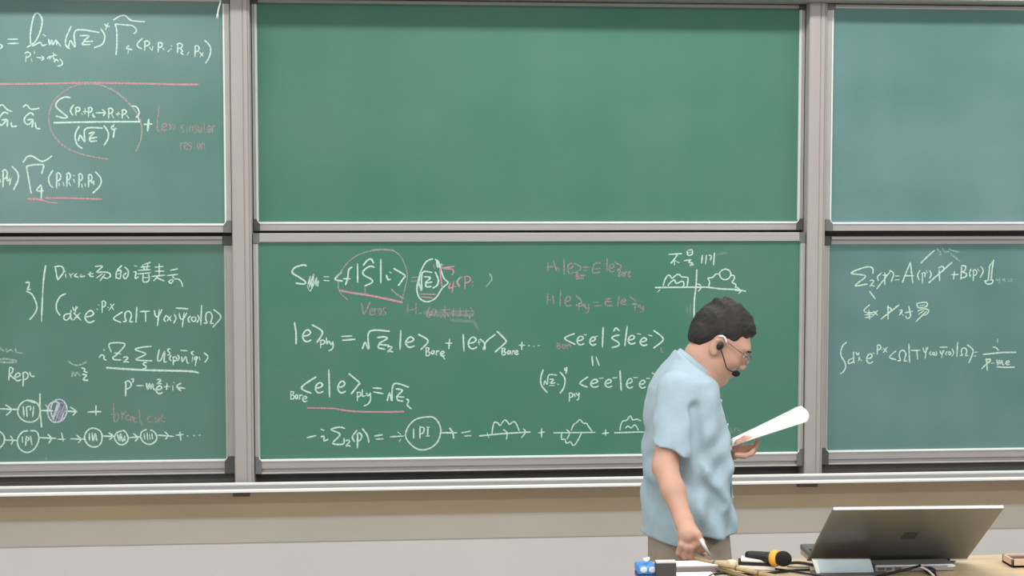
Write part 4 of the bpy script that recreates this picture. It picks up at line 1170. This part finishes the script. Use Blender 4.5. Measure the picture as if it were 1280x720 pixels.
th = math.radians(52)
vl = -ay * math.sin(th) + az * math.cos(th)                    # along the lid
nl = ay * math.cos(th) + az * math.sin(th)                     # out of the screen side
ll = 0.298
MB().obox((hl + hrr) / 2 + vl * (ll / 2 + .004) , ax, vl, nl, wl / 2, ll / 2, .0032).build('lid', M_LAP, lt, bevel=.002)
MB().obox((hl + hrr) / 2 + vl * (ll + .0045), ax, vl, nl, wl / 2 - .002, .0016, .0034).build('lid_edge', M_LAP_HIGHLIGHT, lt, label='painted highlight along the top edge of the lid')
MB().obox((hl + hrr) / 2 + vl * (ll / 2 + .004) + nl * .0036, ax, vl, nl, wl / 2 - .008, ll / 2 - .010, .0005).build('screen', mat('screen_black', (8, 9, 12), 0.15), lt)
lc = (hl + hrr) / 2 + ax * .018 + vl * (ll * .50 + .004) - nl * .0036
MB().obox(lc, ax, vl, nl, .018, .020, .0005).build('lid_emblem', mat('lid_emblem_dark', (98, 97, 95), 0.28, 0.7), lt, bevel=.0002, label='dark glossy emblem in the middle of the lid')
MB().tube([hl + ax * .04, hrr - ax * .04], .0052, 10).build('hinge', M_BLACK, lt, smooth=True)
MB().obox(hrr - ax * .022 - ay * .003 - az * .001, ax, ay, az, .024, .004, .0022).build('hinge_lit_strip', M_LAP_HIGHLIGHT, lt, label='painted lit strip at the right end of the hinge')  # added strip that paints the lit bottom of the lid

# docking station under the lid with cables
p0, p1 = D(1094, 716), D(1196, 716)
dc = thing('docking_station', tuple((p0 + p1) / 2), 'flat silver docking station on the desk under the front of the laptop lid', 'dock')
cx = (p0 + p1) / 2
MB().box(p0[0], p1[0], p0[1], p0[1] + .055, ZD + .001, ZD + .019).build('dock_body', mat('dock_silver', (176, 178, 182), 0.35, 0.5), dc, bevel=.003)
for i, (a, b, m) in enumerate(((1097, 1106, 'dark_channel'), (1108, 1115, 'dark_channel'), (1119, 1128, 'dark_channel'))):
    q0, q1 = D(a, 716), D(b, 716)
    MB().box(q0[0], q1[0], p0[1] - .0012, p0[1] + .002, ZD + .006, ZD + .013).build('port', MATS[m], dc)
q0, q1 = D(1187, 716), D(1197, 716)
MB().box(q0[0], q1[0], p0[1] - .002, p0[1] + .002, ZD + .012, ZD + .016).build('status_light', mat('white_plastic_gloss', (250, 250, 250), .2), dc, label='small white strip at the end of the dock')


def onD(px, py, h, back=0.0):
    """point h above the desk whose foot lies behind the seen point"""
    p = atZ(px, py, ZD + h); return p


pg = thing('display_plug', tuple(D(1164, 717)), 'dark navy display plug standing in the silver docking station', 'plug')
pc = D(1164, 718)
MB().box(pc[0] - .010, pc[0] + .010, p0[1] - .034, p0[1] - .003, ZD + .001, ZD + .014).build('plug_body', mat('navy_plastic', (34, 32, 56), .4), pg, bevel=.002)
MB().tube(cr([(pc[0], p0[1] - .032, ZD + .008), (pc[0] - .004, p0[1] - .07, ZD + .006), (pc[0] - .03, p0[1] - .10, ZD + .005), (pc[0] - .09, p0[1] - .12, ZD + .0045)], .01), .0032, 8).build('plug_cable', M_CABLE, pg, smooth=True)
wc = MB().tube(cr([onD(1140, 712, .016), onD(1146, 709, .019), onD(1152, 709, .020), onD(1160, 713, .015), onD(1168, 720, .006), onD(1176, 726, .003)], .006), .0026, 8).build('white_cable', mat('white_plastic', (238, 236, 232), 0.35), smooth=True)
tag(wc, 'white cable arching over the front of the silver docking station', 'cable')

# pale blue box leaning in front of the laptop
b0, b1 = D(1021, 718), D(1093, 717)
bh = .036
bb = thing('tilted_stand', tuple((b0 + b1) / 2), 'pale blue-white tilted slab standing on a thin dark base in front of the laptop', 'stand')
fwd = np.array([0, 1.0, 0])
tp0, tp1 = onD(1015.5, 699.5, bh), onD(1088, 699, bh)
vs = [b0 + az * .003, b1 + az * .003, tp1 * 1.0, tp0 * 1.0]
vs2 = [v + fwd * .010 for v in vs]
MB().add(vs + vs2, [(0, 1, 2, 3), (4, 7, 6, 5), (0, 4, 5, 1), (1, 5, 6, 2), (2, 6, 7, 3), (3, 7, 4, 0)]).build('slab', mat('pale_blue_plastic', (192, 212, 222), .35, var=.05, scale=8), bb, bevel=.001)
MB().add([vs[0] + np.array([-.0006, -.0006, 0]), vs[0] + np.array([.008, -.0006, 0]), vs[3] + np.array([.012, -.0006, 0]), vs[3] + np.array([-.0006, -.0006, 0])] +
         [vs[0] + np.array([-.0006, .002, 0]), vs[0] + np.array([.008, .002, 0]), vs[3] + np.array([.012, .002, 0]), vs[3] + np.array([-.0006, .002, 0])],
         [(0, 1, 2, 3), (4, 7, 6, 5), (0, 4, 5, 1), (1, 5, 6, 2), (2, 6, 7, 3), (3, 7, 4, 0)]).build('white_edge', mat('white_plastic', (238, 236, 232), 0.35), bb, label='white left edge of the slab')
MB().box(b0[0] - .012, b1[0] + .03, b0[1] - .02, b0[1] + .03, ZD + .0005, ZD + .003).build('stand_base', M_DARK, bb, bevel=.0008)

# tissue pack and dark box at the left end
q0, q1 = D(798, 727), D(822, 727)
ts = thing('tissue_pack', tuple((q0 + q1) / 2), 'small blue and white tissue pack at the left end of the desk', 'tissues')
hh = .036
M_BLUE = mat('blue_wrapper', (74, 142, 218), .35, var=.25, scale=60)
MB().box(q0[0], q1[0], q0[1], q0[1] + .06, ZD + .0005, ZD + hh * .45).build('wrapper_lower', mat('navy_wrapper', (38, 58, 130), .35, var=.3, scale=70), ts, bevel=.004)
MB().box(q0[0], q1[0], q0[1], q0[1] + .06, ZD + hh * .45, ZD + hh).build('wrapper_upper', M_BLUE, ts, bevel=.004)
for i in range(2):
    cxx = q0[0] + (q1[0] - q0[0]) * (.28 + .46 * i)
    MB().ball((cxx, q0[1] - .0005, ZD + hh * .80), (.0095, .0015, .0075), 12, 8).build('white_patch', mat('white_patch', (215, 228, 245), .4), ts, smooth=True)
tc_ = MB()
cxx = (q0[0] + q1[0]) / 2 + .001
vs = []
for i in range(9):
    a = 2 * PI * i / 9; r = .0095 + .003 * math.sin(i * 2.4)
    vs.append((cxx + r * math.cos(a), q0[1] + .03 + r * math.sin(a) * .6, ZD + hh + .013 + .004 * math.sin(i * 1.7)))
vs.append((cxx, q0[1] + .03, ZD + hh - .002)); vs.append((cxx, q0[1] + .03, ZD + hh + .016))
MB().add(vs, [(i, (i + 1) % 9, 9) for i in range(9)] + [((i + 1) % 9, i, 10) for i in range(9)]).build('tissue', M_PAPER, ts, smooth=True, label='white tissue sticking out of the top')

q0, q1 = D(820, 729), D(846, 729)
gb = thing('dark_box', tuple((q0 + q1) / 2), 'dark grey upright box with a pale top, between tissue pack and papers', 'box')
hb = .052
MB().box(q0[0], q1[0], q0[1], q0[1] + .024, ZD + .0005, ZD + hb - .003).build('box_body', mat('dark_grey_plastic', (66, 66, 68), .55), gb, bevel=.002)
MB().box(q0[0] + .001, q1[0] - .001, q0[1] + .001, q0[1] + .023, ZD + hb - .003, ZD + hb).build('box_top', mat('pale_grey_top', (205, 200, 196), .5), gb, label='pale grey top')

# grey flat case with paper on it
q0, q1 = D(848, 716), D(896, 716)
cs = thing('flat_case', tuple((q0 + q1) / 2), 'flat grey case with a white top, right of the dark box on the desk', 'case')
MB().box(q0[0] - .012, q1[0] + .012, q0[1], q0[1] + .05, ZD + .0005, ZD + .015).build('case_body', mat('case_grey', (136, 128, 132), .4, .2), cs, bevel=.002)
MB().box(q0[0] - .011, q1[0] + .010, q0[1] + .001, q0[1] + .049, ZD + .015, ZD + .018).build('case_lid', M_PAPER, cs, bevel=.001, label='white top')
q0, q1 = D(850, 728), D(896, 728)
nt_ = thing('note_pad', tuple((q0 + q1) / 2), 'white note pad lying at the front edge of the photo, before the flat case', 'note pad')
for i in range(3):
    MB().box(q0[0] + .002 * i, q1[0] + .002 * i, q0[1] + .002 * i, q0[1] + .075, ZD + .0006 + .0016 * i, ZD + .0021 + .0016 * i).build('page', M_PAPER, nt_)

# wooden pointer and flat wooden strip reaching from the lowered hand across the desk
M_BAM = mat('bamboo', (186, 164, 124), .5, var=.0, scale=20, stretch=(1, 1, 1), rgb2=(150, 128, 88), bump=.2)
M_OLIVE = mat('dark_bamboo', (112, 98, 62), .5, var=.2, scale=20)
pt = thing('wooden_pointer', tuple(D(930, 708)), 'long tan wooden pointer lying across cables from the lowered hand to the bottom edge', 'pointer')
a0 = onD(868, 696, .026); a0 = np.array([a0[0], a0[1], ZD + .022]); a1 = onD(985, 725, .012)
MB().tube([a0, a0 * .72 + a1 * .28, a0 * .45 + a1 * .55, a1], [.0042, .0055, .0060, .0066], 10).build('stick', M_BAM, pt, smooth=True)
for u in (.22, .46, .70):
    c0 = a0 + (a1 - a0) * u; dd = (a1 - a0) / np.linalg.norm(a1 - a0)
    MB().tube([c0 - dd * .002, c0 + dd * .002], .0068, 10).build('stick_joint', M_OLIVE, pt, smooth=True)
ws = thing('wooden_ruler', tuple(D(905, 708)), 'flat olive-brown wooden ruler lying under the tan pointer', 'ruler')
r0 = onD(868, 700, .010); r1 = onD(945, 726, .006)
dd = (r1 - r0); ln = np.linalg.norm(dd); dd /= ln
pv = np.cross((0, 0, 1), dd); pv /= np.linalg.norm(pv)
MB().obox((r0 + r1) / 2, dd, pv, np.cross(dd, pv), ln / 2, .010, .0018).build('ruler_blade', M_OLIVE, ws, bevel=.0006)
MB().obox((r0 + r1) / 2 + pv * .006 + np.array([0, 0, .0022]), dd, pv, np.cross(dd, pv), ln / 2 - .004, .0030, .0006).build('ruler_edge', M_BAM, ws, label='paler edge strip')

# handheld microphone lying on the eraser, head towards the camera
mi = thing('handheld_microphone', tuple(D(965, 712)), 'handheld microphone with black foam head and yellow band lying on the desk', 'microphone')
mc = onD(979, 698.5, .036)
mt = onD(948, 697, .034) + np.array([-.010, .035, 0.0]); mt[2] = ZD + .030
ax_m = (mt - mc) / np.linalg.norm(mt - mc)
MB().ball(mc, (.0215, .0215, .0195), 20, 14).build('foam_head', M_FOAM, mi, smooth=True)
MB().tube([mc + ax_m * .014, mc + ax_m * .018, mc + ax_m * .028, mc + ax_m * .033], [.0195, .0210, .0205, .016], 16).build('yellow_band', mat('yellow_plastic', (240, 178, 62), .45), mi, smooth=True)
MB().tube([mc + ax_m * .030, mc + ax_m * .042, mt, mt + ax_m * .012], [.0150, .0142, .0130, .0110], 14).build('handle', M_BLACK, mi, smooth=True)

# chalkboard eraser: white shell, dark felt
er0, er1 = onD(921, 712, .0), onD(966, 714, .0)
es = thing('chalkboard_eraser', tuple((er0 + er1) / 2), 'white block eraser with a dark band, left of the microphone head', 'eraser')
cxe = (er0 + er1) / 2; exd = er1 - er0; exl = np.linalg.norm(exd); exd = exd / exl; eyd = np.cross((0, 0, 1), exd)
for (z0, z1, m, nm, ins) in ((.0005, .011, mat('white_felt', (236, 234, 230), .85), 'lower_block', 0), (.011, .020, mat('dark_felt', (44, 36, 38), .95), 'dark_band', -.003), (.020, .027, mat('white_plastic', (238, 236, 232), .35), 'upper_shell', .004)):
    MB().obox(cxe + eyd * .02 + np.array([.006, 0, (z0 + z1) / 2]), exd, eyd, (0, 0, 1), exl / 2 - ins, .020, (z1 - z0) / 2).build(nm, m, es, bevel=.002)
cu = onD(925, 706, .012)
cm = MB().obox(D(917, 712) + np.array([0, .02, .010]), (1, .1, 0), (-.1, 1, 0), (0, 0, 1), .012, .012, .0095, .8).build('cream_cap', mat('cream_plastic', (238, 222, 188), .4), bevel=.003)
tag(cm, 'small cream block at the left end of the white eraser', 'block')

# cables on the desk
for i, (pts, r, lab) in enumerate((
        ([(884, 722), (896, 717), (915, 716), (940, 718), (965, 716), (990, 713), (1012, 712)], .0032, 'black cable passing behind the pointer towards the blue slab'),
        ([(966, 711), (985, 713), (1002, 716), (1016, 718), (1030, 721)], .0026, 'thin black cable looping to the left of the blue slab'),
        ([(985, 704), (995, 703), (1006, 704), (1016, 706), (1024, 706)], .0036, 'thick black cable between microphone head and laptop'),
        ([(1150, 707), (1138, 711), (1120, 715), (1104, 719), (1090, 722)], .0036, 'thick black cable crossing the front of the docking station'),
        ([(984, 708), (1000, 709), (1012, 709)], .0022, 'thin grey cable left of the blue slab'),
)):
    dz = [.004] * len(pts)
    if i == 3: dz = [.024, .021, .010, .005, .004]
    P3 = [onD(a, b, z) for (a, b), z in zip(pts, dz)]
    o = MB().tube(cr(P3, .006), r, 8).build('cable', M_CABLE if i != 4 else mat('grey_cable', (120, 118, 116), .5), smooth=True)
    tag(o, lab, 'cable', 'cables on the desk')

# little wooden tray at the right edge
q0 = D(1265, 710); q1 = D(1300, 712)
wt = thing('chalk_tray', tuple(q0 + np.array([.04, .03, 0])), 'small pinkish wooden tray at the right edge of the photo', 'tray')
M_TRAY = mat('pink_wood', (206, 176, 156), .5)
x0, x1, y0, y1 = q0[0], q0[0] + .10, q0[1], q0[1] + .06
MB().box(x0, x1, y0, y1, ZD + .0005, ZD + .006).build('tray_floor', mat('dark_wood', (96, 66, 58), .6), wt)
for (a, b, c, d) in ((x0, x1, y0, y0 + .006), (x0, x1, y1 - .006, y1), (x0, x0 + .006, y0, y1), (x1 - .006, x1, y0, y1)):
    MB().box(a, b, c, d, ZD + .0005, ZD + .022).build('tray_wall', M_TRAY, wt, bevel=.001)
MB().box(x0 + .008, x1 - .008, y0 + .008, y1 - .008, ZD + .006, ZD + .017).build('felt_pad', mat('dark_wood', (96, 66, 58), .6), wt)
